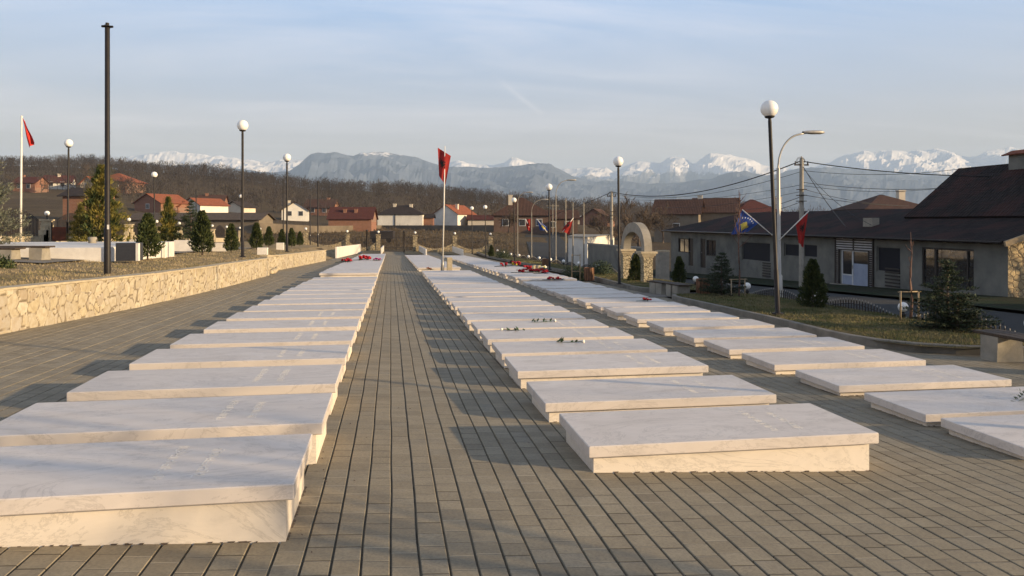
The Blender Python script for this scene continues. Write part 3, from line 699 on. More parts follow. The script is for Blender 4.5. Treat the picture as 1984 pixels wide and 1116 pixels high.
# left flag
D = 33; base = P(40, 470, D)
t = thing('flagpole', 'white flagpole behind the white platform on the far left', 'flagpole', base)
m_ = MB(); m_.tube([(0, 0, -.1), P(42, 226, D) - base], [.05, .035], 10); m_.sphere(tuple(P(42, 226, D) - base), .05, 8, 6); m_.build('mast', 'pole_white', t)
fl = thing('flag', 'furled red flag drooping from the white flagpole on the far left', 'flag', base)
cloth([P(43, 228, D) - base, P(48, 236, D) - base, P(69, 277, D) - base, P(55, 286, D) - base], 'cloth', 'red_sunlit', fl, None, fold=.06, nf=1.5)

# ------------------------------------------------------------ street lamps (cobra heads)
def street_lamp(px, pytop, X, hpx_side, label, k_=1.0):
    Yp, D = atX(px, X); zb = min(zr(12.3, Yp), H(X, Yp)) if X < 12.4 else lerp(zg(12, Yp), zs(Yp), .5)
    ztop = -(pytop - 430) / F * D; base = Vector((X, Yp, zb)); h = ztop - zb
    t = thing('street_lamp', label, 'street lamp', base, 0, 'tall street lamps along the road')
    m_ = MB(); hs = h - 1.2; sm_ = 'silver' if k_ == 1.0 else 'concrete'
    m_.lathe(0, 0, [(.10 * k_, 0), (.095 * k_, 1.2), (.06 * k_, 1.25), (.055 * k_, hs - .0)], 14); m_.build('post', sm_, t)
    r_ = Vector((CT, -ST, 0)) if hpx_side > 0 else Vector((-CT, ST, 0))
    r_ = Vector((1, 0, 0))
    pts = [Vector((0, 0, hs - .05))]
    for k in range(13):
        a = k / 12 * PI / 2 * .93; pts.append(Vector((0, 0, hs)) + Vector((.85 * (1 - math.cos(a)), 0, 1.12 * math.sin(a))))
    pts.append(pts[-1] + Vector((.25, 0, .05)))
    a_ = MB(); a_.tube(pts, .032 * k_, 8); a_.build('arm', sm_, t)
    e = pts[-1]; hd = MB()
    n = 12; vs = []
    for (dx, w, h_) in [(-.12, .05, .035), (0, .09, .055), (.2, .12, .07), (.5, .115, .065), (.62, .07, .04), (.66, .02, .02)]:
        for k in range(n): vs.append((e.x + dx, w * math.cos(2 * PI * k / n), e.z + .02 + h_ * math.sin(2 * PI * k / n)))
    hd.add(vs, [(i * n + k, i * n + (k + 1) % n, (i + 1) * n + (k + 1) % n, (i + 1) * n + k) for i in range(5) for k in range(n)], smooth=True)
    hd.build('lamp_head', 'silver', t)
    return t, base, D
S1, b1, D1 = street_lamp(1511, 255, 12.7, 1, 'nearest curved steel street lamp, behind the tall black lamp post')
S1.rotation_euler = (0, -.012, 0)
for px, py, X, l in [(1077, 348, 12.9, 'curved street lamp standing just right of the third globe lamp'), (1030, 386, 12.9, 'distant street lamp between the two right globe lamps'), (1003, 372, 13.5, 'far street lamp with flat head above the road')]:
    street_lamp(px, py, X, 1, l, .72)
# flags on the first street lamp
def stick_flag(px0, py0, px1, py1, D, corn, col, lab_, bitmap, bmm, rect, stars=False, fold=.05, nf=1.3):
    base = P(px0, py0, D); t = thing('flag', lab_, 'flag', base, 0, 'flags on the street lamps')
    m_ = MB(); m_.tube([(0, 0, 0), P(px1, py1, D) - base], .018 * max(1, D / 30), 6); m_.build('stick', 'pole_white', t)
    cloth([P(x, y, D - (.02 if i else 0)) - base for i, (x, y) in enumerate(corn)], 'cloth', col, t, bitmap, bmm, rect, fold, stars, nf)
stick_flag(1500, 459, 1438, 406, D1 - .1, [(1438, 407), (1471, 431), (1449, 449), (1417, 455)], 'blue', 'blue flag with yellow shape on the nearest street lamp', KOS, 'yellow', (.25, .35, .75, .85), True)
stick_flag(1510, 465, 1567, 409, D1 - .1, [(1542, 432), (1566, 410), (1556, 480), (1548, 470)], 'red', 'red flag hanging right of the nearest street lamp', EAG, 'cloth_black', (.3, .25, .8, .55))
stick_flag(1025, 440, 1018, 424, 62, [(1018, 426), (1028, 424), (1028, 449), (1021, 444)], 'red', 'small red flag left of the far road lamps', EAG, 'cloth_black', (.3, .3, .7, .6))
stick_flag(1060, 450, 1040, 424, 62, [(1040, 424), (1060, 440), (1062, 447), (1046, 446)], 'blue', 'small blue flag with yellow shape above the road', KOS, 'yellow', (.3, .3, .8, .85), True)
stick_flag(1090, 450, 1111, 422, 55, [(1100, 431), (1111, 423), (1103, 455), (1088, 446)], 'red', 'larger red flag beside the third street lamp', EAG, 'cloth_black', (.3, .3, .7, .6))
for k, (px, y0, y1, X) in enumerate([(1096, 384, 470, 16), (1110, 392, 450, 18), (1131, 392, 470, 19), (1071, 395, 470, 22)]):
    Yp, D = atX(px, X); z1 = -(y0 - 430) / F * D; zb = H(X, Yp)
    t = thing('utility_pole', ['slim pale pole right of the curved street lamp', 'slim pole behind the red road flag', 'slim pale pole above the orange roofed house', 'pale pole with crossbar beside the road'][k], 'pole', (X, Yp, zb), 0, 'slim poles by the road')
    m_ = MB(); m_.lathe(0, 0, [(.09, 0), (.05, z1 - zb)], 8); m_.build('mast', 'concrete', t)
    m_ = MB(); w_ = .9 if k == 3 else .12; m_.box(-w_, -.03, z1 - zb - .3, w_, .03, z1 - zb - .24); m_.build('crossbar', 'concrete', t)

# electric poles + wires
def epole(px, pyt, X, lab_, r0=.16):
    Yp, D = atX(px, X); zb = H(X, Yp); zt_ = -(pyt - 430) / F * D; h = zt_ - zb
    t = thing('electric_pole', lab_, 'pole', (X, Yp, zb), 0, 'concrete electric poles')
    m_ = MB(); m_.lathe(0, 0, [(r0, 0), (r0 * .72, h - .15), (.05, h - .1), (.04, h)], 12); m_.build('mast', 'concrete', t)
    c = MB(); c.box(-.45, -.05, h - .55, .45, .05, h - .47)
    for k in range(3): c.lathe(-.4 + .4 * k, 0, [(.03, h - .5), (.05, h - .42), (.03, h - .36), (.045, h - .3), (.001, h - .28)], 8)
    for k in range(3): c.box(-.22, -.22, h - 2.0 - .35 * k, .22, .22, h - 1.96 - .35 * k)
    c.tube([Vector((.35 * math.cos(a) * .8, .1, h - .25 + .22 * math.sin(a))) for a in [i * 2 * PI / 14 for i in range(15)]], .012, 5)
    c.tube([Vector((-.1 + .3 * math.cos(a) * .8, -.1, h - .3 + .2 * math.sin(a))) for a in [i * 2 * PI / 14 for i in range(15)]], .012, 5)
    c.build('insulators', 'iron', t)
    return Vector((X, Yp, zt_)), D
e1, De1 = epole(1553, 303, 24.3, 'concrete electric pole with many wires in front of the long house')
e2, De2 = epole(1185, 370, 21, 'distant concrete electric pole behind the stone arch', .17)
wm = 0
def wire(a, b_, sag, r_, lab_):
    m_ = MB(); pts = []
    for i in range(25):
        s = i / 24; p = a.lerp(b_, s); p.z -= sag * 4 * s * (1 - s); pts.append(p - a)
    m_.tube(pts, r_, 5); o = m_.build('overhead_wire', 'wire', None, a); tag(o, lab_, 'wire', 'overhead wires')
e0 = P(1020, 425, 130)
wl = [(e1 + Vector((0, 0, -.25)), e2 + Vector((0, 0, -.1)), 1.1, .035, 'thick upper wire sagging from the near electric pole to the far one'),
      (e1 + Vector((0, 0, -.9)), e2 + Vector((0, 0, -.25)), .9, .014, 'thin wire just under the thick wire between the electric poles'),
      (e1 + Vector((0, 0, -1.7)), P(1190, 383, 82), .6, .012, 'thin middle wire running left from the near electric pole'),
      (e1 + Vector((0, 0, -2.1)), P(1290, 402, 78), .3, .012, 'thin low wire running left from the near pole to a house'),
      (e1 + Vector((0, 0, -2.4)), P(1440, 405, 75), .25, .018, 'short wire dropping left from the near pole toward the brown roofs'),
      (e1 + Vector((0, 0, -2.7)), P(1460, 412, 72), .2, .018, 'lowest short wire dropping left from the near pole'),
      (e1 + Vector((.1, 0, -.3)), P(2140, 334, 42), .5, .030, 'thick upper wire running right from the near pole past the tall roof'),
      (e1 + Vector((.1, 0, -.85)), P(1870, 326, 44), .3, .014, 'thin wire rising right from the near pole to the tall roof'),
      (e1 + Vector((.1, 0, -1.55)), P(1850, 363, 46), .25, .016, 'wire running right from mid pole to the tall roof slope'),
      (e1 + Vector((.1, 0, -1.75)), P(1860, 360, 46), .35, .012, 'thin wire running right just below the mid wire'),
      (e1 + Vector((.1, 0, -2.3)), P(1760, 399, 52), .15, .016, 'low wire running right from the near pole to the rear roof'),
      (e1 + Vector((.1, 0, -1.95)), P(1740, 398, 52), .2, .014, 'loose wire running right above the low wire'),
      (e1 + Vector((.1, 0, -.6)), P(1640, 441, 36), .15, .02, 'steep service wire dropping from the pole top to the dark roof'),
      (e1 + Vector((.1, 0, -.7)), P(1688, 436, 38), .35, .012, 'second slanting service wire dropping to the dark roof'),
      (e2 + Vector((0, 0, -.1)), e0, .5, .03, 'wire running left from the far electric pole toward the hills')]
for w in wl: wire(*w)

# ------------------------------------------------------------ walls with openings
def facade(plane, a0, a1, z0f, z1, rects, depth, name, m, parent):
    # plane: function (a, z, d) -> point ; rects (a0,a1,z0,z1)
    xs = sorted({a0, a1, *[r_[0] for r_ in rects], *[r_[1] for r_ in rects]}); zs_ = sorted({z1, *[r_[2] for r_ in rects], *[r_[3] for r_ in rects]})
    mb = MB()
    for xa, xb in zip(xs, xs[1:]):
        col = [None] + zs_
        for k in range(len(col) - 1):
            lo_a = z0f(xa) if col[k] is None else col[k]; lo_b = z0f(xb) if col[k] is None else col[k]; hi = col[k + 1]
            cx = (xa + xb) / 2; cz = (max(lo_a, lo_b) + hi) / 2 if col[k] is not None else hi - .001
            if any(r_[0] < cx < r_[1] and r_[2] < cz < r_[3] for r_ in rects): continue
            mb.quad(plane(xa, lo_a, 0), plane(xb, lo_b, 0), plane(xb, hi, 0), plane(xa, hi, 0))
    for xa, xb, za, zb in rects:
        for (p, q) in (((xa, za), (xb, za)), ((xb, za), (xb, zb)), ((xb, zb), (xa, zb)), ((xa, zb), (xa, za))):
            mb.quad(plane(p[0], p[1], 0), plane(q[0], q[1], 0), plane(q[0], q[1], depth), plane(p[0], p[1], depth))
    return mb.build(name, m, parent)
def roofslab(mb, a, b_, c, d, th=.12):            # a,b eave (left,right) c,d ridge (right,left); with metre UVs
    a, b_, c, d = map(Vector, (a, b_, c, d)); n = (b_ - a).cross(d - a)
    if n.length < 1e-6: n = (b_ - a).cross(c - a)
    n.normalize()
    if n.z < 0: n = -n
    e = (b_ - a).normalized(); up = n.cross(e)
    if up.z < 0: up = -up
    uv = [((p - a).dot(e), (p - a).dot(up)) for p in (a, b_, c, d)]
    lo = [p - n * th for p in (a, b_, c, d)]
    mb.add([a, b_, c, d] + lo, [(0, 1, 2, 3), (7, 6, 5, 4), (0, 4, 5, 1), (1, 5, 6, 2), (2, 6, 7, 3), (3, 7, 4, 0)], [uv, uv, [(0, 0)] * 4, [(0, 0)] * 4, [(0, 0)] * 4, [(0, 0)] * 4])

# ------------------------------------------------------------ the long house on the right
def long_house():
    Xf = 28.0; Y0 = 31.0; Y1 = 73.7; ze = -.80
    t = thing('long_house', 'long dark grey single storey building with tiled roof facing the cemetery on the right', 'building', (0, 0, 0))
    def op(px0, px1, y0, y1):
        ya, Da = atX(px0, Xf); yb, Db = atX(px1, Xf); D = (Da + Db) / 2
        return [min(ya, yb), max(ya, yb), -(y1 - 430) / F * D, -(y0 - 430) / F * D]
    O = dict(w1=op(1314, 1334, 462, 489), d1=op(1334, 1343, 462, 515), d2=op(1357, 1367, 463, 519), w2=op(1368, 1387, 465, 496), o1=op(1437, 1492, 469, 506), o2=op(1519, 1551, 472, 497), o3=op(1556, 1583, 473, 499),
             door=op(1630, 1688, 485, 553), o4=op(1698, 1744, 478, 528), big=op(1786, 1887, 481, 558))
    pl = lambda a, z, d: (Xf + d, a, z)
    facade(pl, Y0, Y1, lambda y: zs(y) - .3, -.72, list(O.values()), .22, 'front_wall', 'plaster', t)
    
    e = MB()
    e.add([(Xf, Y1, -7), (38, Y1, -7), (38, Y1, -.75), (Xf, Y1, -.75)], [(0, 1, 2, 3)]); e.build('far_wall', 'plaster', t)
    # lit gable end, rubble clad
    g = MB(); g.add([(Xf, Y0, -5), (38.2, Y0, -5), (38.2, Y0, -.75), (33, Y0, .75), (Xf, Y0, -.75)], [(0, 1, 2, 3, 4)]); g.build('gable_wall', 'ivy_wall', t)
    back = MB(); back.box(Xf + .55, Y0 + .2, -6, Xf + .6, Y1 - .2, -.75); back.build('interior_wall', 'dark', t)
    # plinth
    for k, nm in enumerate(['w1', 'w2', 'o2', 'o3', 'o1', 'o4']):
        a, c, z0, z1 = O[nm]; w = MB(); fr = .07
        w.box(Xf + .08, a, z0, Xf + .14, a + fr, z1); w.box(Xf + .08, c - fr, z0, Xf + .14, c, z1); w.box(Xf + .08, a + fr, z0, Xf + .14, c - fr, z0 + fr); w.box(Xf + .08, a + fr, z1 - fr, Xf + .14, c - fr, z1)
        if nm in ('w1', 'w2'): w.box(Xf + .082, (a + c) / 2 - .03, z0 + fr, Xf + .138, (a + c) / 2 + .03, z1 - fr)
        o = w.build('window', 'wood' if nm in ('w1', 'w2') else 'plaster', t)
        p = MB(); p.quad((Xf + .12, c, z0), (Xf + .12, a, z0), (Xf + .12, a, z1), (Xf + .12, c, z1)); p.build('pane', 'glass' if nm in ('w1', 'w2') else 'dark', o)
    for nm in ('d1', 'd2'):
        a, c, z0, z1 = O[nm]; w = MB(); w.box(Xf + .1, a, z0, Xf + .16, c, z1); o = w.build('door', 'wood', t); h_ = MB(); h_.box(Xf + .06, c - .12, (z0 + z1) / 2, Xf + .1, c - .08, (z0 + z1) / 2 + .12); h_.build('handle', 'silver', o)
    # half height boards and steps under the open shop fronts
    for nm, px in (('o1', (1478, 1493, 506, 536)), ('o4', (1716, 1744, 516, 556))):
        a, c, z0, z1 = op(*px); w = MB()
        for k in range(6): w.box(Xf - .06, a, lerp(z0, z1, k / 6), Xf - .002, c, lerp(z0, z1, (k + .45) / 6))
        w.build('slatted_gate', 'iron', t)
    # entrance: dark lattice frame + white glazed door
    a, c, z0, z1 = op(1619, 1694, 456, 554); w = MB(); k0 = -.08
    def bar(ya, yb, za, zb, d0=-.09, d1=-.03): w.box(Xf + d0, ya, za, Xf + d1, yb, zb)
    s = (z1 - z0)
    bar(a, a + .1, z0, z1); bar(c - .1, c, z0, z1); bar(a + .42, a + .5, z0, z0 + s * .7, -.088, -.032); bar(c - .5, c - .42, z0, z0 + s * .7, -.088, -.032)
    for k in range(7): zz = z0 + s * (.70 + .048 * k); bar(a + .1, c - .1, zz, zz + .065, -.086, -.034)
    bar((a + c) / 2 - .04, (a + c) / 2 + .04, z0 + s * .7, z1, -.084, -.036)
    for k in range(17):
        zz = z0 + s * .7 * k / 17; bar(a + .1, a + .42, zz, zz + .09, -.086, -.034); bar(c - .42, c - .1, zz, zz + .09, -.086, -.034)
    w.build('lattice_frame', 'iron', t)
    lw = MB(); lw.box(Xf - .025, a + .05, z0 + s * .7, Xf - .003, c - .05, z1); lw.box(Xf - .025, a + .05, z0, Xf - .003, a + .46, z0 + s * .7 - .001); lw.box(Xf - .025, c - .46, z0, Xf - .003, c - .05, z0 + s * .7 - .001); lw.build('lattice_backing', 'pvc', t)
    a, c, z0, z1 = O['door']; w = MB(); f_ = .09
    w.box(Xf + .02, a, z0, Xf + .1, a + f_, z1); w.box(Xf + .02, c - f_, z0, Xf + .1, c, z1); w.box(Xf + .02, a + f_, z1 - f_, Xf + .1, c - f_, z1)
    m1 = lerp(a, c, .62); w.box(Xf + .022, m1 - .06, z0, Xf + .098, m1 + .06, z1 - f_); w.box(Xf + .024, m1 + .06, z0 + .55, Xf + .096, c - f_, z0 + .63)
    dd = w.build('door', 'pvc', t); pn = MB(); pn.quad((Xf + .07, c, z0), (Xf + .07, a, z0), (Xf + .07, a, z1), (Xf + .07, c, z1)); pn.build('pane', 'glass', dd)
    bb = MB(); bb.box(Xf + .045, a + f_, z0, Xf + .068, m1 - .06, z0 + s * .43); bb.box(Xf + .045, m1 + .06, z0, Xf + .068, c - f_, z0 + .55); bb.build('panel', 'blueboard', dd)
    hh = MB(); hh.box(Xf - .02, m1 - .03, z0 + 1, Xf + .02, m1 + .01, z0 + 1.2); hh.build('handle', 'silver', dd)
    st = MB(); st.box(Xf - .6, a - .8, zs(a) - .1, Xf - .1, c + .8, z0 - .18); st.box(Xf - .3, a - .8, z0 - .18, Xf - .1, c + .8, z0 - .02); st.build('step', 'concrete', t)
    # big window
    a, c, z0, z1 = O['big']; w = MB()
    for q0, q1 in ((a, a + .1), (c - .1, c), (lerp(a, c, .72), lerp(a, c, .72) + .16), (lerp(a, c, .12), lerp(a, c, .12) + .1)): w.box(Xf + .06, q0, z0, Xf + .15, q1, z1)
    w.box(Xf + .062, a, z1 - .1, Xf + .148, c, z1 - .001); w.box(Xf + .062, a, z0 + .001, Xf + .148, c, z0 + .1)
    o = w.build('window', 'iron', t); p = MB(); p.quad((Xf + .12, c, z0), (Xf + .12, a, z0), (Xf + .12, a, z1), (Xf + .12, c, z1)); p.build('pane', 'shopglass', o)
    # roofs
    r_ = MB(); ov = 27.35; zr0 = -.86; zr1 = .86; Xr = 33.0
    roofslab(r_, (ov, Y0 - .5, zr0), (ov, Y1 + .9, zr0), (Xr, Y1 - 6, zr1), (Xr, Y0 - .5, zr1))
    roofslab(r_, (ov, Y1 + .9, zr0 + .001), (39, Y1 + .9, zr0), (Xr, Y1 - 6, zr1 - .004), (Xr - .01, Y1 - 6, zr1 - .004))
    roofslab(r_, (39, Y0 - .5, zr0), (39, Y1 + .9, zr0), (Xr, Y1 - 6, zr1 - .01), (Xr, Y0 - .5, zr1 - .01))
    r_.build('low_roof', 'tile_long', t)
    r_ = MB(); Xk = 34.5; zk = 3.3; Ye = 42.0; zk0 = .3; xk0 = Xk - (zk - zk0) / .81
    roofslab(r_, (xk0, Y0 - .5, zk0), (xk0, Ye, zk0), (Xk, Ye, zk), (Xk, Y0 - .5, zk))
    roofslab(r_, (2 * Xk - xk0, Y0 - .5, zk0), (2 * Xk - xk0, Ye, zk0), (Xk, Ye, zk - .01), (Xk, Y0 - .5, zk - .01))
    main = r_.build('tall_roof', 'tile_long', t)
    gw = MB(); gw.add([(xk0 + .2, Ye - .3, -.5), (2 * Xk - xk0 - .2, Ye - .3, -.5), (2 * Xk - xk0 - .2, Ye - .3, zk0 + .05), (Xk, Ye - .3, zk - .2), (xk0 + .2, Ye - .3, zk0 + .05), (xk0 + .2, Y0, -.5), (2 * Xk - xk0 - .2, Y0, -.5), (2 * Xk - xk0 - .2, Y0, zk0 + .05), (Xk, Y0, zk - .2), (xk0 + .2, Y0, zk0 + .05)], [(1, 0, 4, 3, 2), (5, 6, 7, 8, 9)]); gw.build('upper_gable', 'plaster', t)
    ch = MB(); ch.box(34.0, 34.6, 2.6, 34.9, 37.6, 3.72); ch.build('chimney', 'plaster', main)
    cc = MB(); roofslab(cc, (33.75, 34.4, 3.73), (33.75, 37.85, 3.73), (34.45, 37.85, 4.0), (34.45, 34.4, 4.0), .06); roofslab(cc, (35.15, 34.4, 3.73), (35.15, 37.85, 3.73), (34.45, 37.85, 3.995), (34.45, 34.4, 3.995), .06); cc.build('chimney_cap', 'tile_red', main)
    v = MB(); v.box(-.0, 0, 0, 1, 1, 1) if False else None
    vp, vD = atX(1692, 29.5); q = MB(); q.box(29.2, vp - .3, -.3, 29.7, vp + .6, .25); q.build('roof_vent', 'concrete', t)
    y = Y0 - .2
    while y < Y1: rf = MB(); rf.box(27.42, y, -1.03, 27.98, y + .12, -.92); y += 1.1; rf.build('rafter', 'wood', t)
    gt = MB(); gt.tube([(27.3, Y0 - .4, -.93), (27.3, Y1 + .8, -.9)], .06, 8); gt.build('gutter', 'iron', t)
    dp = MB(); yy, _ = atX(1764, 27.9); 
    vg = MB(); roofslab(vg, (27.3, Y0 - .62, zr0 - .02), (27.3, Y0 - .504, zr0 - .02), (33, Y0 - .504, zr1), (33, Y0 - .62, zr1), .25); vg.build('verge_board', 'wood_pale', t)
sg = mat('shop_glass', (.05, .045, .04), (.035, .032, .03), 3, .04, 0, 1, 1.0); M['shopglass'] = sg
long_house()
# ------------------------------------------------------------ other houses
def house(px, D, base_y, w, dp, wh, rh, kind, wallm, roofm, label, yaw=0, chim=(), win=0, winside=True, grp=None, name='house', gab=None, sinkz=2.6, ov=.45):
    D1_ = min(max(standD(px, base_y, D), D * .8), D * 2.3); k_ = D1_ / D; p = P(px, base_y, D1_); t = thing(name, label, 'house', p, -TH + yaw, grp); t.scale = (k_, k_, k_)
    b_ = MB(); hw = w / 2
    b_.add([(-hw, 0, -sinkz), (hw, 0, -sinkz), (hw, dp, -sinkz), (-hw, dp, -sinkz), (-hw, 0, wh), (hw, 0, wh), (hw, dp, wh), (-hw, dp, wh)], [(0, 1, 5, 4), (1, 2, 6, 5), (2, 3, 7, 6), (3, 0, 4, 7)])
    if kind == 'front': b_.add([(-hw, 0, wh), (hw, 0, wh), (0, 0, wh + rh), (-hw, dp, wh), (hw, dp, wh), (0, dp, wh + rh)], [(0, 1, 2), (5, 4, 3)])
    if kind == 'side': b_.add([(-hw, 0, wh), (-hw, dp, wh), (-hw, dp / 2, wh + rh), (hw, 0, wh), (hw, dp, wh), (hw, dp / 2, wh + rh)], [(2, 1, 0), (3, 4, 5)])
    b_.build('wall', wallm, t)
    r_ = MB(); s = rh / (hw if kind == 'front' else dp / 2); e = ov; ze = wh - s * e + .06; zr_ = wh + rh + .06
    if kind == 'front':
        roofslab(r_, (-hw - e, dp + e, ze), (-hw - e, -e, ze), (0, -e, zr_), (0, dp + e, zr_), .1); roofslab(r_, (hw + e, -e, ze), (hw + e, dp + e, ze), (0.001, dp + e, zr_ - .002), (.001, -e, zr_ - .002), .1)
    elif kind == 'side':
        roofslab(r_, (-hw - e, -e, ze), (hw + e, -e, ze), (hw + e, dp / 2, zr_), (-hw - e, dp / 2, zr_), .1); roofslab(r_, (hw + e, dp + e, ze), (-hw - e, dp + e, ze), (-hw - e, dp / 2 + .001, zr_), (hw + e, dp / 2 + .001, zr_), .1)
    else:
        k = min(hw * .95, dp / 2)
        roofslab(r_, (-hw - e, -e, ze), (hw + e, -e, ze), (hw - k, dp / 2, zr_), (-hw + k, dp / 2, zr_), .1); roofslab(r_, (hw + e, dp + e, ze), (-hw - e, dp + e, ze), (-hw + k, dp / 2 + .001, zr_), (hw - k, dp / 2 + .001, zr_), .1)
        roofslab(r_, (-hw - e, dp + e, ze), (-hw - e, -e, ze), (-hw + k, dp / 2 - .001, zr_), (-hw + k, dp / 2 + .001, zr_), .1); roofslab(r_, (hw + e, -e, ze), (hw + e, dp + e, ze), (hw - k, dp / 2 + .001, zr_), (hw - k, dp / 2 - .001, zr_), .1)
    ro = r_.build('roof', roofm, t)
    for cx, cy, hh in chim:
        c = MB(); c.box(cx - .35, cy - .35, wh, cx + .35, cy + .35, wh + rh + hh); c.box(cx - .42, cy - .42, wh + rh + hh, cx + .42, cy + .42, wh + rh + hh + .15); c.build('chimney', 'plaster_c' if wallm != 'brick' else 'brick', ro)
    for k in range(win):
        cx = lerp(-hw, hw, (k + .7) / (win + .4)); f = MB(); f.box(cx - .55, -.06, wh * .38, cx + .55, -.005, wh * .38 + 1.2); o = f.build('window', 'pvc', t)
        g = MB(); g.box(cx - .46, -.09, wh * .38 + .09, cx + .46, -.062, wh * .38 + 1.11); g.build('pane', 'glass', o)
    return t
house(775, 184, 437, 10.9, 8, 2.9, 2.0, 'hip', 'white_wall', 'tile_dark', 'cream white house with dark hipped roof in the middle distance', chim=[(-1.8, 3.5, .3), (2.2, 3.5, .2)])
t = bpy.data.objects['house']; q = MB(); q.box(-1.3, -.14, 0, -1.12, -.02, 2.8); q.build('drainpipe', 'black', t)
house(863, 206, 436, 7.2, 12, 3.1, 2.4, 'front', 'white_wall', 'tile_red', 'pale gable fronted house with a red roof and chimney', yaw=-.36, chim=[(1.6, 4, .1)])
house(678, 172, 448, 9.6, 9, 2.9, 2.6, 'side', 'brick', 'tile_wine', 'low brick house with a wide wine red roof', yaw=.05, chim=[(-1.5, 2.4, -.6), (1.0, 2.4, -.6)])
house(572, 176, 426, 6.0, 9, 2.3, 1.9, 'front', 'white_wall', 'tile_brown', 'white gabled house left of the wine red roof', yaw=.25, chim=[(-1.5, 3, .2)], win=2)
house(617, 195, 418, 7.2, 8, 2.2, 2.1, 'side', 'brick', 'tile_brown', 'brick house with brown roof behind the white gabled house', chim=[(1.6, 4, .3)], win=2)
house(370, 190, 413, 6.4, 9, 2.1, 1.7, 'front', 'white_wall', 'tile_red', 'white gabled house with red roof above the left conifers', yaw=-.45, win=0)
house(408, 205, 408, 6.5, 7, 2.7, 1.6, 'side', 'brick', 'tile_brown', 'brick house with brown roof and open gable behind the white one', yaw=.2, chim=[(-1.5, 3, .3)], win=2)
house(286, 180, 412, 8.0, 9, 2.4, 2.1, 'front', 'brick', 'tile_red', 'red brick gabled house above the nearest thuja', yaw=-.35, win=1)
house(331, 178, 414, 3.4, 5, 1.8, 1.2, 'side', 'brick', 'tile_red', 'small brick annexe joined to the right of the gabled brick house')
house(452, 200, 411, 5.0, 6, 1.4, 1.4, 'front', 'plaster_c', 'tile_dark', 'small grey gabled house beside the nearest left lamp post', yaw=-.3)
house(210, 150, 372, 7.0, 8, 2.2, 1.7, 'hip', 'brick', 'tile_red', 'brick house with red hipped roof on the hillside behind the cypress', chim=[(-2.2, 2, .6)], win=2)
house(170, 156, 372, 3.0, 6, 1.8, 1.4, 'front', 'plaster_c', 'tile_red', 'narrow gabled wing left of the hipped brick house', win=1)
house(110, 200, 366, 6.4, 7, 1.8, 1.9, 'side', 'white_wall', 'tile_wine', 'hillside house with purple brown roof and white end wall', yaw=.35, chim=[(0, 3, .3)], win=2)
house(46, 205, 372, 6.0, 6, 2.6, 1.6, 'side', 'brick', 'tile_wine', 'brick house on the hillside behind the white flagpole', chim=[(-2, 3, .4)], win=2)
house(150, 88, 428, 3.4, 5, 3.0, .9, 'side', 'brick', 'tile_dark', 'orange brick block between the fence and the big cypress')
house(936, 205, 437, 8.2, 6, 1.7, 1.1, 'side', 'plaster_c', 'tile_wine', 'long low shed with red roof right of the pale gabled house')
house(829, 206, 437, 2.6, 4, 2.2, .9, 'side', 'brick', 'tile_dark', 'tiny brick shed between the two pale houses')
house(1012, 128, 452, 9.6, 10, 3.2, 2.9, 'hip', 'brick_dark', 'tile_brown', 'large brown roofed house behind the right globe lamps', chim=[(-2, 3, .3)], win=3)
house(1150, 150, 438, 5.6, 8, 1.6, 1.8, 'front', 'brick', 'tile_brown', 'orange brick gabled house right of the road', yaw=-.3)
house(1085, 150, 452, 7, 8, 3.0, 1.6, 'side', 'brick_dark', 'tile_brown', 'brick house across the road behind the curved street lamp', win=2)
house(1122, 160, 434, 3.0, 5, 1.2, .5, 'side', 'plaster_c', 'concrete', 'small pale shed beside the orange brick gabled house')
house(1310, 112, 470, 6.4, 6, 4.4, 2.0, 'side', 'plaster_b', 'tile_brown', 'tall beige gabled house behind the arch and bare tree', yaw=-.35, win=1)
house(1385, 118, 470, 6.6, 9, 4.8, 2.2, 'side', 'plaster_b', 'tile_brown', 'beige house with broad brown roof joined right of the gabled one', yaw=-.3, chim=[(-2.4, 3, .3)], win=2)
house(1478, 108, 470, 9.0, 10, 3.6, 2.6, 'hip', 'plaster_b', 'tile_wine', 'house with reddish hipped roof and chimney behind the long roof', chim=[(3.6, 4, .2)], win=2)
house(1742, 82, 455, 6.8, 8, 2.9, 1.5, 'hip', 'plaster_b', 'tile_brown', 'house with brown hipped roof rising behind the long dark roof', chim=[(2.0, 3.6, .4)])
t = house(2600, 36, 560, 14, 11, 6.0, 2.6, 'hip', 'plaster_b', 'tile_dark', 'neighbouring house outside the view that shades the street'); t.scale = (1, 1, 1); t.location = (36.5, 7.5, -3.4); t.rotation_euler = (0, 0, 0)
# long shed with arches behind the left fence
house(375, 120, 448, 21, 6, 1.9, 1.0, 'side', 'plaster_b', 'tile_grey', 'long low grey brown shed behind the left fence and conifers', yaw=-.05)
house(1195, 66, 500, 4, 3, .01, .01, 'side', 'concrete', 'concrete', 'x') if False else None
# white roadside yard walls
def boxthing(name, label, cat, pts, z0, z1, m, cap=None):
    t = thing(name, label, cat, (0, 0, 0)); mb = MB(); n = len(pts); vs = [(x, y, z0) for x, y in pts] + [(x, y, z1) for x, y in pts]
    mb.add(vs, [tuple(range(n))[::-1], tuple(range(n, 2 * n))] + [(i, (i + 1) % n, n + (i + 1) % n, n + i) for i in range(n)]); mb.build('body', m, t)
    if cap:
        c = MB(); cx = sum(p[0] for p in pts) / n; cy = sum(p[1] for p in pts) / n
        q = [(cx + (x - cx) * 1.03, cy + (y - cy) * 1.03) for x, y in pts]; vs = [(x, y, z1 + .002) for x, y in q] + [(x, y, z1 + .1) for x, y in q]
        c.add(vs, [tuple(range(n))[::-1], tuple(range(n, 2 * n))] + [(i, (i + 1) % n, n + (i + 1) % n, n + i) for i in range(n)]); c.build('coping', cap, t)
    return t
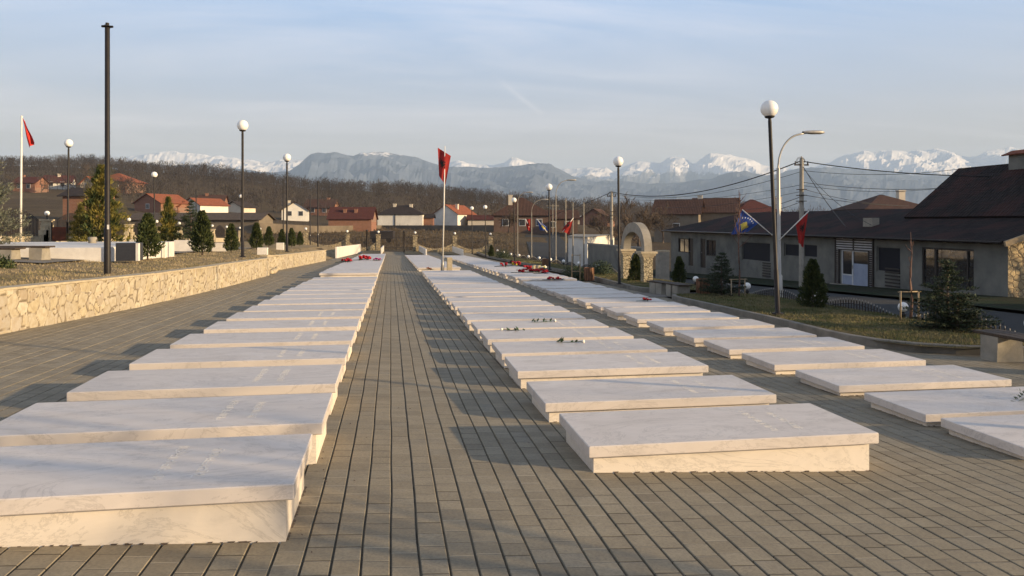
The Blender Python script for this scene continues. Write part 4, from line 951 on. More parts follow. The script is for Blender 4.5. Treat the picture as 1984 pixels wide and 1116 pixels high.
a = P(1101, 488, 88); b_ = P(1138, 491, 84); c = P(1190, 470, 100); d = P(1115, 470, 104)
boxthing('yard_shed', 'low white walled shed lit by the sun beside the road', 'shed', [(a.x, a.y), (b_.x, b_.y), (c.x, c.y), (d.x, d.y)], -6, -1.75, 'white_wall', 'concrete')
a = P(1139, 500, 76); b_ = P(1255, 515, 62)
boxthing('yard_wall', 'dark grey yard wall running toward the stone arch', 'wall', [(a.x, a.y), (b_.x, b_.y), (b_.x + .3, b_.y + .3), (a.x + .3, a.y + .3)], -6, -2.2, 'plaster', 'concrete')
a = P(1276, 530, 44); boxthing('gate_pillar', 'square concrete pillar standing right of the stone arch', 'pillar', [(a.x, a.y), (a.x + .66, a.y), (a.x + .66, a.y + .5), (a.x, a.y + .5)], -4.6, -1.75, 'concrete', 'tan_stone')

# field wall across the middle distance
t = thing('boundary_wall', 'long brown grey wall across the field below the white houses', 'wall', (0, 0, 0)); mb = MB()
pr = [(P(500, 448, 120)), (P(610, 452, 140)), (P(740, 448, 175)), (P(990, 449, 165))]
for a, b_ in zip(pr, pr[1:]):
    n = 14
    for k in range(n):
        p = a.lerp(b_, k / n); q = a.lerp(b_, (k + 1) / n); h_ = 1.35
        mb.add([(p.x, p.y, p.z - 1.5), (q.x, q.y, q.z - 1.5), (q.x, q.y, q.z + h_), (p.x, p.y, p.z + h_), (p.x, p.y + .3, p.z - 1.5), (q.x, q.y + .3, q.z - 1.5), (q.x, q.y + .3, q.z + h_), (p.x, p.y + .3, p.z + h_)], [(0, 1, 2, 3), (3, 2, 6, 7), (5, 4, 7, 6)])
M['field_wall'] = mat('weathered_wall', (.17, .14, .105), (.11, .09, .07), .35, .95, .5, 6)
mb.build('wall_body', 'field_wall', t)

# ------------------------------------------------------------ fences
def iron_panel(root, L_, h0, h1, tips=True, step=.12, tipm='concrete_tip', zb=0, r_=.011):
    bars = MB(); tp = MB(); n = max(2, int(L_ / step)); rails = MB(); top = []
    for k in range(n + 1):
        s = k / n; x = L_ * s; h = lerp(h0, h1, math.sin(PI * s) ** 1.1)
        bars.box(x - r_, -r_, zb, x + r_, r_, zb + h); top.append((x, 0, zb + h - .1))
        if tips: tp.lathe(x, 0, [(.004, zb + h), (.013, zb + h + .015), (.009, zb + h + .035), (.001, zb + h + .055)], 5)
    rails.tube(top, .014, 5); rails.tube([(0, 0, zb + .12), (L_, 0, zb + .12)], .014, 5)
    bars.build('bars', 'iron', root); rails.build('rail', 'iron', root)
    if tips: tp.build('finials', tipm, root)
# right fence along X=12
ys = [9.1, 12.9, 16.6, 20.5, 24.7, 29.2]
ysf = [35, 39.5, 44, 48.5, 53, 57.5, 62, 67, 72, 77, 82, 87]
def fence_run(ylist, X, tag_, tagl, g1, g2):
    for k in range(len(ylist) - 1):
        y0, y1 = ylist[k] + .12, ylist[k + 1] - .12; z = zg(X, (y0 + y1) / 2)
        t = thing('iron_fence_panel', '%s, %s from the near end' % (tagl, ordn(k + 1)), 'fence', (X, y0, zg(X, y0) - .45), PI / 2, g1)
        iron_panel(t, y1 - y0, .52, .82, step=.12 if y0 < 30 else .15)
        t.rotation_euler = (0, math.atan(.02), PI / 2)
    for k, y in enumerate(ylist):
        z = zg(X, y); t = thing('fence_post', '%s, %s along' % (tag_, ordn(k + 1)), 'fence post', (X, y, z - .5), 0, g2)
        m_ = MB(); m_.lathe(0, 0, [(.05, 0), (.05, .66), (.08, .68), (.05, .71), (.03, .75)], 10); m_.build('post', 'iron', t)
        g = MB(); g.sphere((0, 0, .86), .12, 14, 8); g.build('globe', 'globe', t)
fence_run(ys, 12.15, 'small white globe on black fence post by near right lawn', 'low arched black iron fence panel behind the near right lawn', 'iron fence panels behind the near right lawn', 'globe posts of the near right fence')
fence_run(ysf, 12.15, 'small white globe on black fence post down far right lawn', 'low arched black iron fence panel along the far right lawn', 'iron fence panels along the far right lawn', 'globe posts of the far right fence')
# left fence: stone base wall with stepped pillars and iron panels
ysl = [28.6, 34.5, 40.4, 46.3, 52.2, 58.1, 64.0, 69.9, 75.4, 81.8, 88.7]; XL = -16.6
for k, y in enumerate(ysl):
    z = zt(XL, y); t = thing('fence_pillar', 'stepped cream stone fence pillar with globe, %s along the left fence' % ordn(k + 1), 'pillar', (XL, y, z), 0, 'stepped stone pillars of the left fence')
    m_ = MB(); m_.box(-.2, -.17, -.2, .2, .17, 1.15); 
    for i, (w, h) in enumerate([(.42, .95), (.68, .7), (.98, .48)]): m_.box(-.13, -w, -.2, .13, w, h)
    m_.box(-.26, -.23, 1.15, .26, .23, 1.22); m_.build('pillar', 'crazy_dark' if k % 2 else 'tan_stone', t)
    g = MB(); g.lathe(0, 0, [(.07, 1.22), (.04, 1.25), (.035, 1.4), (.07, 1.42)], 10); g.build('stem', 'iron', t)
    g = MB(); g.sphere((0, 0, 1.52), .12, 14, 8); g.build('globe', 'globe', t)
    if k < len(ysl) - 1:
        y1 = ysl[k + 1]; L_ = y1 - y - 2.0
        t = thing('fence_section', 'black iron fence section on a low stone wall, %s along the left side' % ordn(k + 1), 'fence', (XL, y + 1.0, z - .02), PI / 2, 'iron sections of the left fence')
        m_ = MB(); m_.box(0, -.12, -.3, L_, .12, .38); m_.build('base_wall', 'tan_stone', t)
        iron_panel(t, L_, .85, 1.25, False, .14, zb=.38, r_=.016)
        t.rotation_euler = (0, math.atan(.0225), PI / 2)
t = thing('fence_gate', 'rusty red metal gate panel in the left fence behind the platform', 'gate', P(101, 467, 36), -TH)
m_ = MB(); m_.box(0, 0, 0, .68, .04, .66); m_.build('panel', mat('rusty_metal', (.16, .05, .03), (.09, .035, .02), 4, .8), t)
m_ = MB(); m_.box(-.05, -.02, 0, 0, .06, .9); m_.box(.68, -.02, 0, .73, .06, .9); m_.build('frame', 'iron', t)
# far cross wall with gate
yb = 89.0
pil = [-14.5, -9.5, -4.9, -1.4, 2.8, 7.4, 11.6]
for k, x in enumerate(pil):
    z = zg(x, yb) if x > -6 else zg(-5, yb) + .3
    t = thing('wall_pillar', 'stone pillar with small globe in the far end wall, %s from the left' % ordn(k + 1), 'pillar', (x, yb, z), 0, 'pillars of the far end wall')
    m_ = MB(); m_.box(-.25, -.2, -.4, .25, .2, 1.85); m_.box(-.3, -.25, 1.85, .3, .25, 1.95); m_.build('pillar', 'crazy_dark', t)
    g = MB(); g.lathe(0, 0, [(.07, 1.95), (.04, 2.0), (.04, 2.1)], 8); g.build('stem', 'iron', t); g = MB(); g.sphere((0, 0, 2.22), .14, 12, 8); g.build('globe', 'globe', t)
    if k < len(pil) - 1 and k != 3:
        L_ = pil[k + 1] - x - .5; t = thing('end_wall', 'low rough stone end wall with iron railing, section %s from the left' % ordn(k + 1 if k < 3 else k), 'wall', (x + .25, yb, z), 0, 'sections of the far end wall')
        m_ = MB(); n = 12; vs = []
        for i in range(n + 1):
            s = i / n; h = .95 - .6 * math.sin(PI * s); vs += [(L_ * s, -.15, -.4), (L_ * s, -.15, h), (L_ * s, .15, h), (L_ * s, .15, -.4)]
        m_.add(vs, [(4 * i + q, 4 * i + 4 + q, 4 * i + 5 + q, 4 * i + 1 + q) for i in range(n) for q in range(3)]); m_.build('stone_base', 'crazy_dark', t)
        iron_panel(t, L_, .9, 1.2, False, .16, zb=.5, r_=.018)
    if k == 3:
        t = thing('entrance_gate', 'black double iron gate in the far end wall beyond the path', 'gate', (x + .25, yb, z), 0)
        for q in range(2):
            L_ = (pil[4] - x - .5) / 2 - .02; e = bpy.data.objects.new('gate_leaf', None); C.objects.link(e); e.parent = t; e.location = (q * (L_ + .04), 0, 0)
            b2 = MB()
            for i in range(13): b2.box(L_ * i / 12 - .02, -.02, .1, L_ * i / 12 + .02, .02, 1.7 + .5 * ((i / 12) if q == 0 else 1 - i / 12))
            b2.box(0, -.03, .4, L_, .03, .46); b2.box(0, -.03, 1.5, L_, .03, 1.56); bo = b2.build('bars', 'iron', e)
# black posts by the gate
for px, l in ((711, 'left'), (783, 'right')):
    p = P(px, 489, 86); p.z = zg(p.x, p.y); t = thing('gate_post', 'slender dark post on the %s of the far gate' % l, 'post', p); m_ = MB(); m_.lathe(0, 0, [(.09, 0), (.09, 2.3), (.14, 2.34), (.14, 2.42), (.001, 2.5)], 10); m_.build('post', 'iron', t)
t = thing('farm_wagon', 'dark boxy wagon standing behind the far gate', 'wagon', P(740, 470, 110), -TH)
m_ = MB(); m_.box(-1.7, 0, .5, 1.6, 1.8, 1.55); m_.box(-1.75, -.05, 1.55, 1.65, 1.85, 1.65); m_.build('body', 'iron', t)
for x in (-1.1, 1.0): m_ = MB(); m_.tube([(x, -.1, .35), (x, .1, .35)], .38, 14); m_.build('wheel', 'black', t)
# four white low walls at the far end
for k, (a, b_, l) in enumerate([(P(651, 497, 62), P(698, 487, 82), 'left of the row left of the path'), (P(739, 493, 78), P(743, 487, 86), 'just left of the path end'), (P(826, 495, 77), P(812, 488, 88), 'right of the path behind the second row'), (P(897, 493.5, 78), P(877, 489, 88), 'farthest right behind the third row')]):
    t = thing('white_wall', 'low white wall at the far end %s' % l, 'wall', (0, 0, 0), 0, 'low white walls at the far end')
    a.z = zg(a.x, a.y) + (.22 if k == 0 else 0); b_.z = zg(b_.x, b_.y) + (.22 if k == 0 else 0); d = (b_ - a).normalized(); nr = Vector((d.y, -d.x, 0)) * .06
    m_ = MB(); h = .72; z = Vector((0, 0, h)); vs = [a - nr, b_ - nr, b_ + nr, a + nr]; vs += [v + z for v in vs]; vs[0:4] = [v - Vector((0, 0, .2)) for v in vs[0:4]]
    m_.add(vs, [(0, 1, 5, 4), (1, 2, 6, 5), (2, 3, 7, 6), (3, 0, 4, 7), (4, 5, 6, 7)]); m_.build('panel', 'marble_far', t)

# ------------------------------------------------------------ stone arch
t = thing('stone_arch', 'patterned stone arch gate beside the second right globe lamp', 'arch', (0, 0, 0))
Xa = 10.7; y0, D0 = atX(1253, Xa); y1, Dd = atX(1213, Xa); zb0 = zr(Xa, y0); zb1 = zr(Xa, y1)
for y, zb in ((y0, zb0), (y1, zb1)):
    m_ = MB(); m_.box(Xa - .2, y - .2, zb - .1, Xa + .2, y + .2, zb0 + 1.05); m_.build('pillar', 'pat_stone', t)
    c = MB()
    for i, (w, h) in enumerate([(.24, .07), (.3, .08), (.36, .09)]): c.box(Xa - w, y - w, zb0 + 1.05 + .08 * i, Xa + w, y + w, zb0 + 1.05 + .08 * i + h - (.0 if i == 2 else .002))
    c.build('capital', 'tan_stone', t)
m_ = MB(); n = 24; vs = []; ym = (y0 + y1) / 2; hw = (y1 - y0) / 2; zt0 = zb0 + 1.3; Ht = -.02 - zt0
for i in range(n + 1):
    a = PI * i / n; ro = (hw + .2, Ht); ri = (hw - .16, Ht - .42)
    for (ry, rz) in (ro, ri):
        y = ym - ry * math.cos(a); z = zt0 + rz * math.sin(a) ** .85; vs += [(Xa - .17, y, z), (Xa + .17, y, z)]
m_.add(vs, [f for i in range(n) for f in ((4 * i, 4 * i + 1, 4 * i + 5, 4 * i + 4), (4 * i + 2, 4 * i + 6, 4 * i + 7, 4 * i + 3), (4 * i, 4 * i + 4, 4 * i + 6, 4 * i + 2), (4 * i + 1, 4 * i + 3, 4 * i + 7, 4 * i + 5))]); m_.build('arch_ring', 'concrete', t)

# ------------------------------------------------------------ benches and bins
def bench(loc, rz, label, L_=1.9, first=None):
    t = thing('park_bench', label, 'bench', loc, rz, 'concrete and wood benches')
    for y in (.12, L_ - .5):
        m_ = MB(); m_.add([(-.24, y, -.03), (.24, y, -.03), (.24, y + .34, -.03), (-.24, y + .34, -.03), (-.24, y - .02, .38), (.24, y + .04, .38), (.24, y + .34, .38), (-.24, y + .34, .38)], [(0, 1, 5, 4), (1, 2, 6, 5), (2, 3, 7, 6), (3, 0, 4, 7), (4, 5, 6, 7)]); m_.build('leg', 'concrete', t)
    m_ = MB()
    for k in range(3): m_.cbox(-.25 + .17 * k, 0, .385, -.25 + .17 * k + .155, L_, .43, .006)
    m_.build('seat', 'wood', t); return t
p = P(1912, 697, 12.1); bench(Vector((9.62, 9.1, zg(9.6, 10) + .0)), 0, 'concrete bench with dark plank seat at the right edge near the camera', 2.0)
def gr(px, py, dz=0):
    lo, hi = 1., 300.
    for _ in range(50):
        m = (lo + hi) / 2; p = P(px, py, m)
        if p.z > zg(p.x, p.y) + dz: lo = m
        else: hi = m
    return P(px, py, lo)
p = gr(1296, 571); bench(p, .25, 'smaller bench left of the wooden bin by the kerb gap', 1.0)
p = gr(1328, 577); bench(p, .1, 'bench with pale end slab touching the kerb gap, right of the pair', 1.1)
bench(P(98, 506, 21.5), 1.45, 'concrete bench on the left lawn, right of the pair by the platform', 1.5)
bench(P(40, 510, 21), 1.45, 'concrete bench at the left edge of the photo, left of the pair', 1.6)
def bin_(loc, label):
    t = thing('litter_bin', label, 'bin', loc, 0, 'slatted wooden litter bins'); m_ = MB()
    for k in range(12):
        a = 2 * PI * k / 12; m = Matrix.Rotation(a, 4, 'Z'); m_.box(.2, -.045, .04, .225, .045, .62, m)
    m_.build('slats', 'wood_red', t); c = MB(); c.lathe(0, 0, [(.19, .02), (.19, .58), (.17, .58), (.17, .05), (.001, .05)], 14); c.build('liner', 'black', t); return t
bin_(gr(1362, 576), 'slatted wooden litter bin beside the bench pair on the right'); bin_(gr(1141, 545), 'wooden litter bin on the right lawn edge left of the arch'); bin_(gr(1057, 520), 'small distant wooden litter bin behind the heap of flowers')

# ------------------------------------------------------------ marble platform on the left
zt_p = -.76
t = thing('marble_platform', 'wide low white marble platform on the left lawn', 'platform', (0, 0, 0)); m_ = MB(); m_.cbox(-24, 24.3, -1.6, -8.35, 31.5, zt_p, .01); m_.build('slab', 'marble_far', t)
m_ = MB(); m_.cbox(-24, 29.6, zt_p + .003, -14.3, 31.0, zt_p + .2, .01); tag(m_.build('marble_step', 'marble_far'), 'raised white marble step on the platform at the left edge', 'step')
m_ = MB(); p = P(179, 472, 27.5); m_.lathe(0, 0, [(.001, 0), (.14, 0), (.12, .1), (.16, .16), (.13, .22), (.001, .22)], 12); p.z = zt_p; tag(m_.build('stone_pot', 'concrete', None, p), 'small grey stone pot on the white marble platform', 'pot')
p = P(224, 499, 22.5); t = thing('grave_monument', 'dark granite block with cream edge beside the nearest thuja', 'monument', p, -TH + .05); m_ = MB(); m_.box(0, 0, -.1, .58, .5, .43); m_.build('block', 'granite', t); m_ = MB(); m_.box(.582, -.01, -.1, .66, .1, .42); m_.build('edge_slab', 'marble_far', t)
for k, (px, py, D, w, h) in enumerate([(337, 479, 36, .9, .33), (365, 479, 37, .9, .3), (315, 490, 28, .1, .35), (498, 487, 38, .5, .18), (250, 474, 46, 1.0, .3), (410, 480, 40, .7, .25), (535, 479, 52, .5, .3)]):
    p = P(px, py, D); m_ = MB(); m_.cbox(0, 0, -.2, w, min(w, .25), h, .01)
    tag(m_.build('marble_block', 'marble_far', None, p), ['low white marble block between the two left conifers', 'second low white marble block right of the first one', 'slim cream marker stone right of the nearest thuja', 'pale kerb block beside the nearest left lamp base', 'long white block under the stepped pillar', 'pale block in front of the second thuja', 'small pale block near the end of the left wall'][k], 'stone')

# ------------------------------------------------------------ plants
def thuja_mesh(h, r_, n, seed, m, shape='thuja'):
    q = random.Random(seed); mb = MB()
    for _ in range(n):
        t_ = q.random() ** .8
        if shape == 'thuja': rad = r_ * min(1, (t_ + .12) * 3.2) ** .6 * (1 - t_) ** .62 * .98 + .015
        else: rad = r_ * (1 - t_) ** .8 * (.75 + .25 * math.sin(t_ * 40 + q.random())) + .02
        a = q.uniform(0, 2 * PI); lump = 1 + .5 * mn.noise(Vector((math.cos(a) * 2, math.sin(a) * 2, t_ * 5 + seed)))
        rr = rad * lump * q.uniform(.5, 1.12); z = t_ * h * .99
        c = Vector((rr * math.cos(a), rr * math.sin(a), z)); o = Vector((math.cos(a), math.sin(a), q.uniform(.5, 1.8))).normalized()
        s = q.uniform(.03, .065) * (h / 1.5) ** .6; sd = o.cross(Vector((q.uniform(-1, 1), q.uniform(-1, 1), q.uniform(-1, 1)))).normalized() * s * .45
        mb.add([c - sd, c + sd, c + o * s * 1.5 + sd * .3, c + o * s * 1.9, c + o * s * 1.3 - sd * .6], [(0, 1, 2, 3, 4)])
    return mb
def conifer(mb_n, h, r_, seed, layers=13, per=11, tuft=26, droop=.25):
    q = random.Random(seed); leaf = MB(); tr = MB(); tr.tube([(0, 0, -.1), (0, 0, h * .97)], [.035 * h / 1.6 + .01, .006], 7)
    for l in range(layers):
        t_ = (l + .4) / layers; z = h * (.04 + .93 * t_); R_ = r_ * (1 - t_) ** .85 + .05
        for k in range(max(4, int(per * (1 - t_ * .5)))):
            a = q.uniform(0, 2 * PI); Lb = R_ * q.uniform(.65, 1.12); d = Vector((math.cos(a), math.sin(a), q.uniform(.1, .45) - droop)); e = Vector((0, 0, z)) + d * Lb
            tr.tube([(0, 0, z), tuple(e)], [.008, .003], 3, False)
            for _ in range(int(2.4 * tuft * (.4 + Lb / r_))):
                s = q.uniform(.15, 1.0); c = Vector((0, 0, z)) + d * Lb * s + Vector((q.gauss(0, .03), q.gauss(0, .03), q.gauss(0, .02))) * (h / 1.6)
                o = (d * .8 + Vector((q.uniform(-1, 1), q.uniform(-1, 1), q.uniform(-.2, .9)))).normalized(); ln = q.uniform(.04, .08) * (h / 1.6) ** .5; sd = o.cross(Vector((q.uniform(-1, 1), q.uniform(-1, 1), 1))).normalized() * ln * .2
                leaf.add([c - sd, c + sd, c + o * ln], [(0, 1, 2)])
    return leaf, tr
def plant(name, label, cat, loc, crown, cm, trunk=None, tm='bark', grp=None):
    t = thing(name, label, cat, loc, R.uniform(0, 6), grp); crown.build('crown', cm, t)
    if trunk is None: trunk = MB(); trunk.tube([(0, 0, -.1), (0, 0, .5)], .03, 6)
    trunk.build('trunk', tm, t); return t
tj = plant('thuja', 'nearest dark cone shaped thuja on the left lawn beside the granite block', 'shrub', P(286, 498, 25.4), thuja_mesh(1.42, .40, 4200, 1, ''), 'thuja', grp='cone shaped thujas')
for k, (px, py, D, h, l) in enumerate([(392, 489, 32.8, 1.75, 'second thuja along the left lawn, left of the lamp post'), (448, 486, 38.7, 1.35, 'third thuja, close left of the nearest left lamp post'), (497, 481, 45.8, 1.5, 'fourth thuja, just right of the nearest left lamp post'), (521, 476, 50.7, 1.25, 'fifth thuja on the left lawn'), (546, 476, 56.7, 1.2, 'sixth thuja, left of the second lamp post'), (565, 477, 62, 1.45, 'seventh thuja, right of the second lamp post'), (581, 475, 67.9, 1.2, 'farthest thuja on the left lawn'),
      (1232, 549, 33.5, 1.25, 'thuja standing inside the stone arch'), (1316, 548, 29.5, 1.0, 'small brownish thuja right of the concrete pillar'), (1575, 598, 20.6, 1.3, 'dark thuja behind the lawn right of the nearest lamp'), (952, 497, 75, 1.1, 'rounded shrub at the far right lawn')]):
    dup(tj, P(px, py, D), R.uniform(0, 6), l, sc=(h / 1.42 * .95, h / 1.42 * .95, h / 1.42))
# big cypress
cy = thuja_mesh(3.5, 1.15, 9000, 5, '', 'cone')
cf = MB(); q = random.Random(3)
for _ in range(2300):       # feathery sprays
    t_ = q.random() ** 1.2; a = q.uniform(0, 2 * PI); rad = 1.15 * (1 - t_) ** .8 + .08; c = Vector((rad * math.cos(a), rad * math.sin(a), t_ * 3.4)) * 1.0
    o = Vector((math.cos(a), math.sin(a), q.uniform(.4, 1.3))).normalized(); ln = q.uniform(.14, .42)
    for i in range(5):
        cc = c + o * ln * i / 5; sd = Vector((q.gauss(0, 1), q.gauss(0, 1), q.gauss(0, 1))).normalized(); cy.add([cc, cc + sd * .02 + o * .03, cc + sd * .07 + o * .08], [(0, 1, 2)])
bc = plant('cypress', 'big feathery cypress with golden tips behind the black pole', 'tree', P(197, 470, 35), cy, 'thuja_gold', grp=None)
dup(bc, P(326, 475, 38), 2.0, 'smaller golden green cypress left of the centre of the left conifers', sc=(.55, .55, .68))
dup(bc, P(156, 468, 36.5), 4.0, 'low dark conifer joined to the left of the big cypress', sc=(.5, .5, .5))
lf, tr = conifer(None, 2.3, .75, 11, 14, 10, 26, .1); pc = plant('spruce', 'green spruce right of the golden cypress on the left', 'tree', P(370, 474, 38), lf, 'spruce', tr)
lf, tr = conifer(None, 3.6, 1.5, 12, 16, 12, 34, 0.05); plant('pine', 'grey green pine at the left edge of the photo', 'tree', P(-22, 490, 25.5), lf, 'pine', tr)
lf, tr = conifer(None, 1.55, .85, 21, 13, 12, 30, .12); sp = plant('spruce', 'dark young spruce on the near right lawn by the fence', 'tree', P(1836, 646, 15.6), lf, 'spruce', tr)
dup(sp, P(1398, 575, 24.6), 2.2, 'young spruce right of the wooden bin', sc=.95)
dup(sp, P(1855, 650, 15.3), 1.2, 'bushy low spruce crowding the foot of the young spruce', sc=(1.0, 1.0, .55))
lf = MB(); 
def shrub(label, loc, r_, n, seed, m='spruce'):
    q = random.Random(seed); mb = MB()
    for _ in range(n):
        v = Vector((q.gauss(0, 1), q.gauss(0, 1), abs(q.gauss(0, 1)))).normalized() * r_ * q.uniform(.4, 1); s = q.uniform(.03, .06); o = Vector((q.uniform(-1, 1), q.uniform(-1, 1), q.uniform(0, 1))).normalized(); sd = o.cross(v).normalized() * s * .5
        mb.add([v - sd, v + sd, v + o * s * 1.6], [(0, 1, 2)])
    st = MB(); st.tube([(0, 0, -.1), (0, 0, r_ * .5)], .02, 5)
    plant('shrub', label, 'shrub', loc, mb, m, st)
shrub('dark evergreen bush left of the litter bin before the arch', P(1112, 545, 35), .75, 2600, 1); shrub('dark bush between the bin and the small globe', P(1165, 530, 39), .7, 2200, 2); shrub('low rosebush at the very left edge of the lawn', P(-6, 528, 17.5), .42, 1300, 3, 'thuja'); shrub('round dark bush beside the far right lamps', P(975, 500, 66), .8, 1500, 4)

def bare_tree(h, seed, depth=5, spread=.5, r0=None, up=.25, twigr=.006):
    q = random.Random(seed); mb = MB(); r0 = r0 or h * .014
    def br(p, d, ln, r_, lv):
        pts = [p]; rr = [r_]; n = 4
        for i in range(n):
            d = (d + Vector((q.gauss(0, .10), q.gauss(0, .10), q.gauss(0, .06) + up * .12))).normalized(); p = p + d * ln / n; pts.append(p); rr.append(max(twigr * .7, r_ * (1 - .45 * (i + 1) / n)))
        mb.tube(pts, rr, 6 if lv < 2 else 3, False)
        if lv >= depth: return
        for k in range(q.randint(3, 4) if lv else 6):
            i = q.randint(1 if lv else 1, n); a = q.uniform(0, 2 * PI); s = spread * q.uniform(.6, 1.3); ax = d.cross(Vector((math.cos(a), math.sin(a), .3))).normalized()
            nd = (d * math.cos(s) + ax * math.sin(s)).normalized(); br(pts[i], nd, ln * q.uniform(.55, .75), max(twigr, rr[i] * .62), lv + 1)
    br(Vector((0, 0, -.1)), Vector((0, 0, 1)), h * .38, r0, 0)
    return mb
def btree(label, loc, mb, m='bark', grp=None, name='bare_tree', sc=1):
    t = thing(name, label, 'tree', loc, R.uniform(0, 6), grp); mb.build('branches', m, t); t.scale = (sc, sc, sc); return t
btA = btree('large leafless tree behind the far electric pole and arch', P(1240, 500, 84), bare_tree(9.2, 4, 5, .55, .17, .2, .03)); btA.scale = (1.0, 1.0, .95)
for px, py, D, s_, l in ((1205, 490, 96, .62, 'leafless tree left of the large one behind the arch'), (1285, 470, 100, .7, 'leafless tree behind the beige gabled house'), (1165, 470, 120, .75, 'leafless tree behind the yard wall by the road'), (985, 455, 118, .6, 'leafless tree in front of the large brown roofed house')): dup(btA, P(px, py, D), R.uniform(0, 6), l, sc=s_)
# young staked trees on the right lawn
def staked(px, py, D, h, label, seed, d_=4):
    p = P(px, py, D); t = thing('young_tree', label, 'tree', p, 0, 'young staked trees on the right lawn')
    q = MB(); rr_ = random.Random(seed); pts = [Vector((.014 * math.sin(i * .8), .014 * math.cos(i * 1.1), h * i / 12)) for i in range(13)]; q.tube(pts, [.035 - .028 * i / 12 for i in range(13)], 6)
    for k in range(d_ * 5):
        s0 = rr_.uniform(.42, .96); b0 = Vector((0, 0, h * s0)); a = rr_.uniform(0, 2 * PI); ln = h * rr_.uniform(.12, .26) * (1.25 - s0); d0 = Vector((math.cos(a), math.sin(a), rr_.uniform(.7, 1.3))).normalized(); pp = [b0 + d0 * ln * j / 4 + Vector((0, 0, .05 * j * j * ln / 4)) for j in range(5)]; q.tube(pp, [.012, .010, .008, .006, .004], 4, False)
        for z_ in range(3):
            b1 = pp[rr_.randint(1, 3)]; d1_ = (d0 + Vector((rr_.uniform(-.8, .8), rr_.uniform(-.8, .8), rr_.uniform(-.1, .6)))).normalized(); q.tube([b1, b1 + d1_ * ln * .45], [.006, .003], 3, False)
    q.build('branches', 'bark_red', t)
    s = MB(); 
    for x, y in ((-.26, .0), (.22, .05)): s.tube([(x, y, -.05), (x, y, .62)], .022, 6)
    s.tube([(-.32, 0, .6), (.30, .06, .6)], .016, 5); s.build('stake', 'wood_pale', t)
staked(1765, 617, 17.2, 1.95, 'young leafless tree with stakes by the fence globe', 41, 1); staked(1432, 578, 24.2, 3.45, 'young leafless tree with stakes in front of the blue flag', 8, 4); staked(1308 + 10, 560, 27.5, .01, '', 1) if False else None
p = P(1207 - 85, 545, 33); t = thing('tree_guard', 'rusty wire and wood frame stand on the lawn left of the arch', 'frame', gr(1116, 548)); m_ = MB()
for x in (-.18, .18): m_.tube([(x, 0, 0), (x, 0, 1.25)], .02, 6)
m_.tube([(-.18, 0, 1.2), (.18, 0, 1.2)], .015, 5); m_.tube([(-.18, 0, .5), (.18, 0, .5)], .015, 5); m_.build('frame', 'wood_pale', t)
# trees off the right that rake the light, one by the gable
b2 = bare_tree(7.5, 14, 5, .5, .13, .2, .012); btree('leafless tree beside the lit gable wall, right of the view', Vector((35.5, 27.6, -3.6)), b2)
b3 = bare_tree(9, 24, 5, .5, .18, .2, .012); bt3 = btree('leafless roadside tree outside the view on the right', Vector((26, 1.0, -3.2)), b3, grp='roadside trees outside the view')
dup(bt3, Vector((29, -5.5, -3.1)), 2, 'leafless roadside tree outside the view, farther back')
b4 = bare_tree(8.2, 31, 4, .4, .075, .3, .008); btree('leafless young tree outside the view that rakes shadows over the paving', Vector((10.2, -.6, -2.0)), b4, grp='roadside trees outside the view')
# winter trees between the houses
mid = [bare_tree(8, 60 + k, 4, .55, .14, .2, .03) for k in range(3)]
tl = ['left of the hillside brick house', 'beside the brick gabled house', 'behind the white gabled house', 'above the wine red roof', 'between the pale houses and the forest', 'right of the pale gabled house', 'behind the far right globe lamps', 'near the brown roofed house', 'beside the orange brick gable', 'on the slope above the road', 'behind the beige houses', 'on the left hillside below the forest', 'behind the hipped brick house', 'over the long shed roof', 'left of the flagpole on the hill', 'at the end of the road']
ms = []
for k, (px, py, D, s) in enumerate([(255, 395, 170, .8), (350, 400, 215, .9), (440, 400, 230, .9), (655, 420, 230, .8), (835, 430, 240, .7), (925, 430, 230, .9), (960, 440, 200, 1.0), (1050, 440, 210, 1), (1180, 440, 190, 1), (1105, 425, 260, 1), (1270, 450, 150, 1), (80, 375, 230, 1), (165, 360, 220, 1), (330, 430, 150, .6), (20, 372, 240, 1), (1150, 430, 230, 1.1)]):
    D2_ = min(standD(px, py, D), D * 2); s *= D2_ / D; p = P(px, py, D2_)
    if k < 3: t = btree('leafless winter tree ' + tl[k], p, mid[k], grp='winter trees between the houses', sc=s); ms.append(t)
    else: dup(ms[k % 3], p, R.uniform(0, 6), 'leafless winter tree ' + tl[k], sc=s)

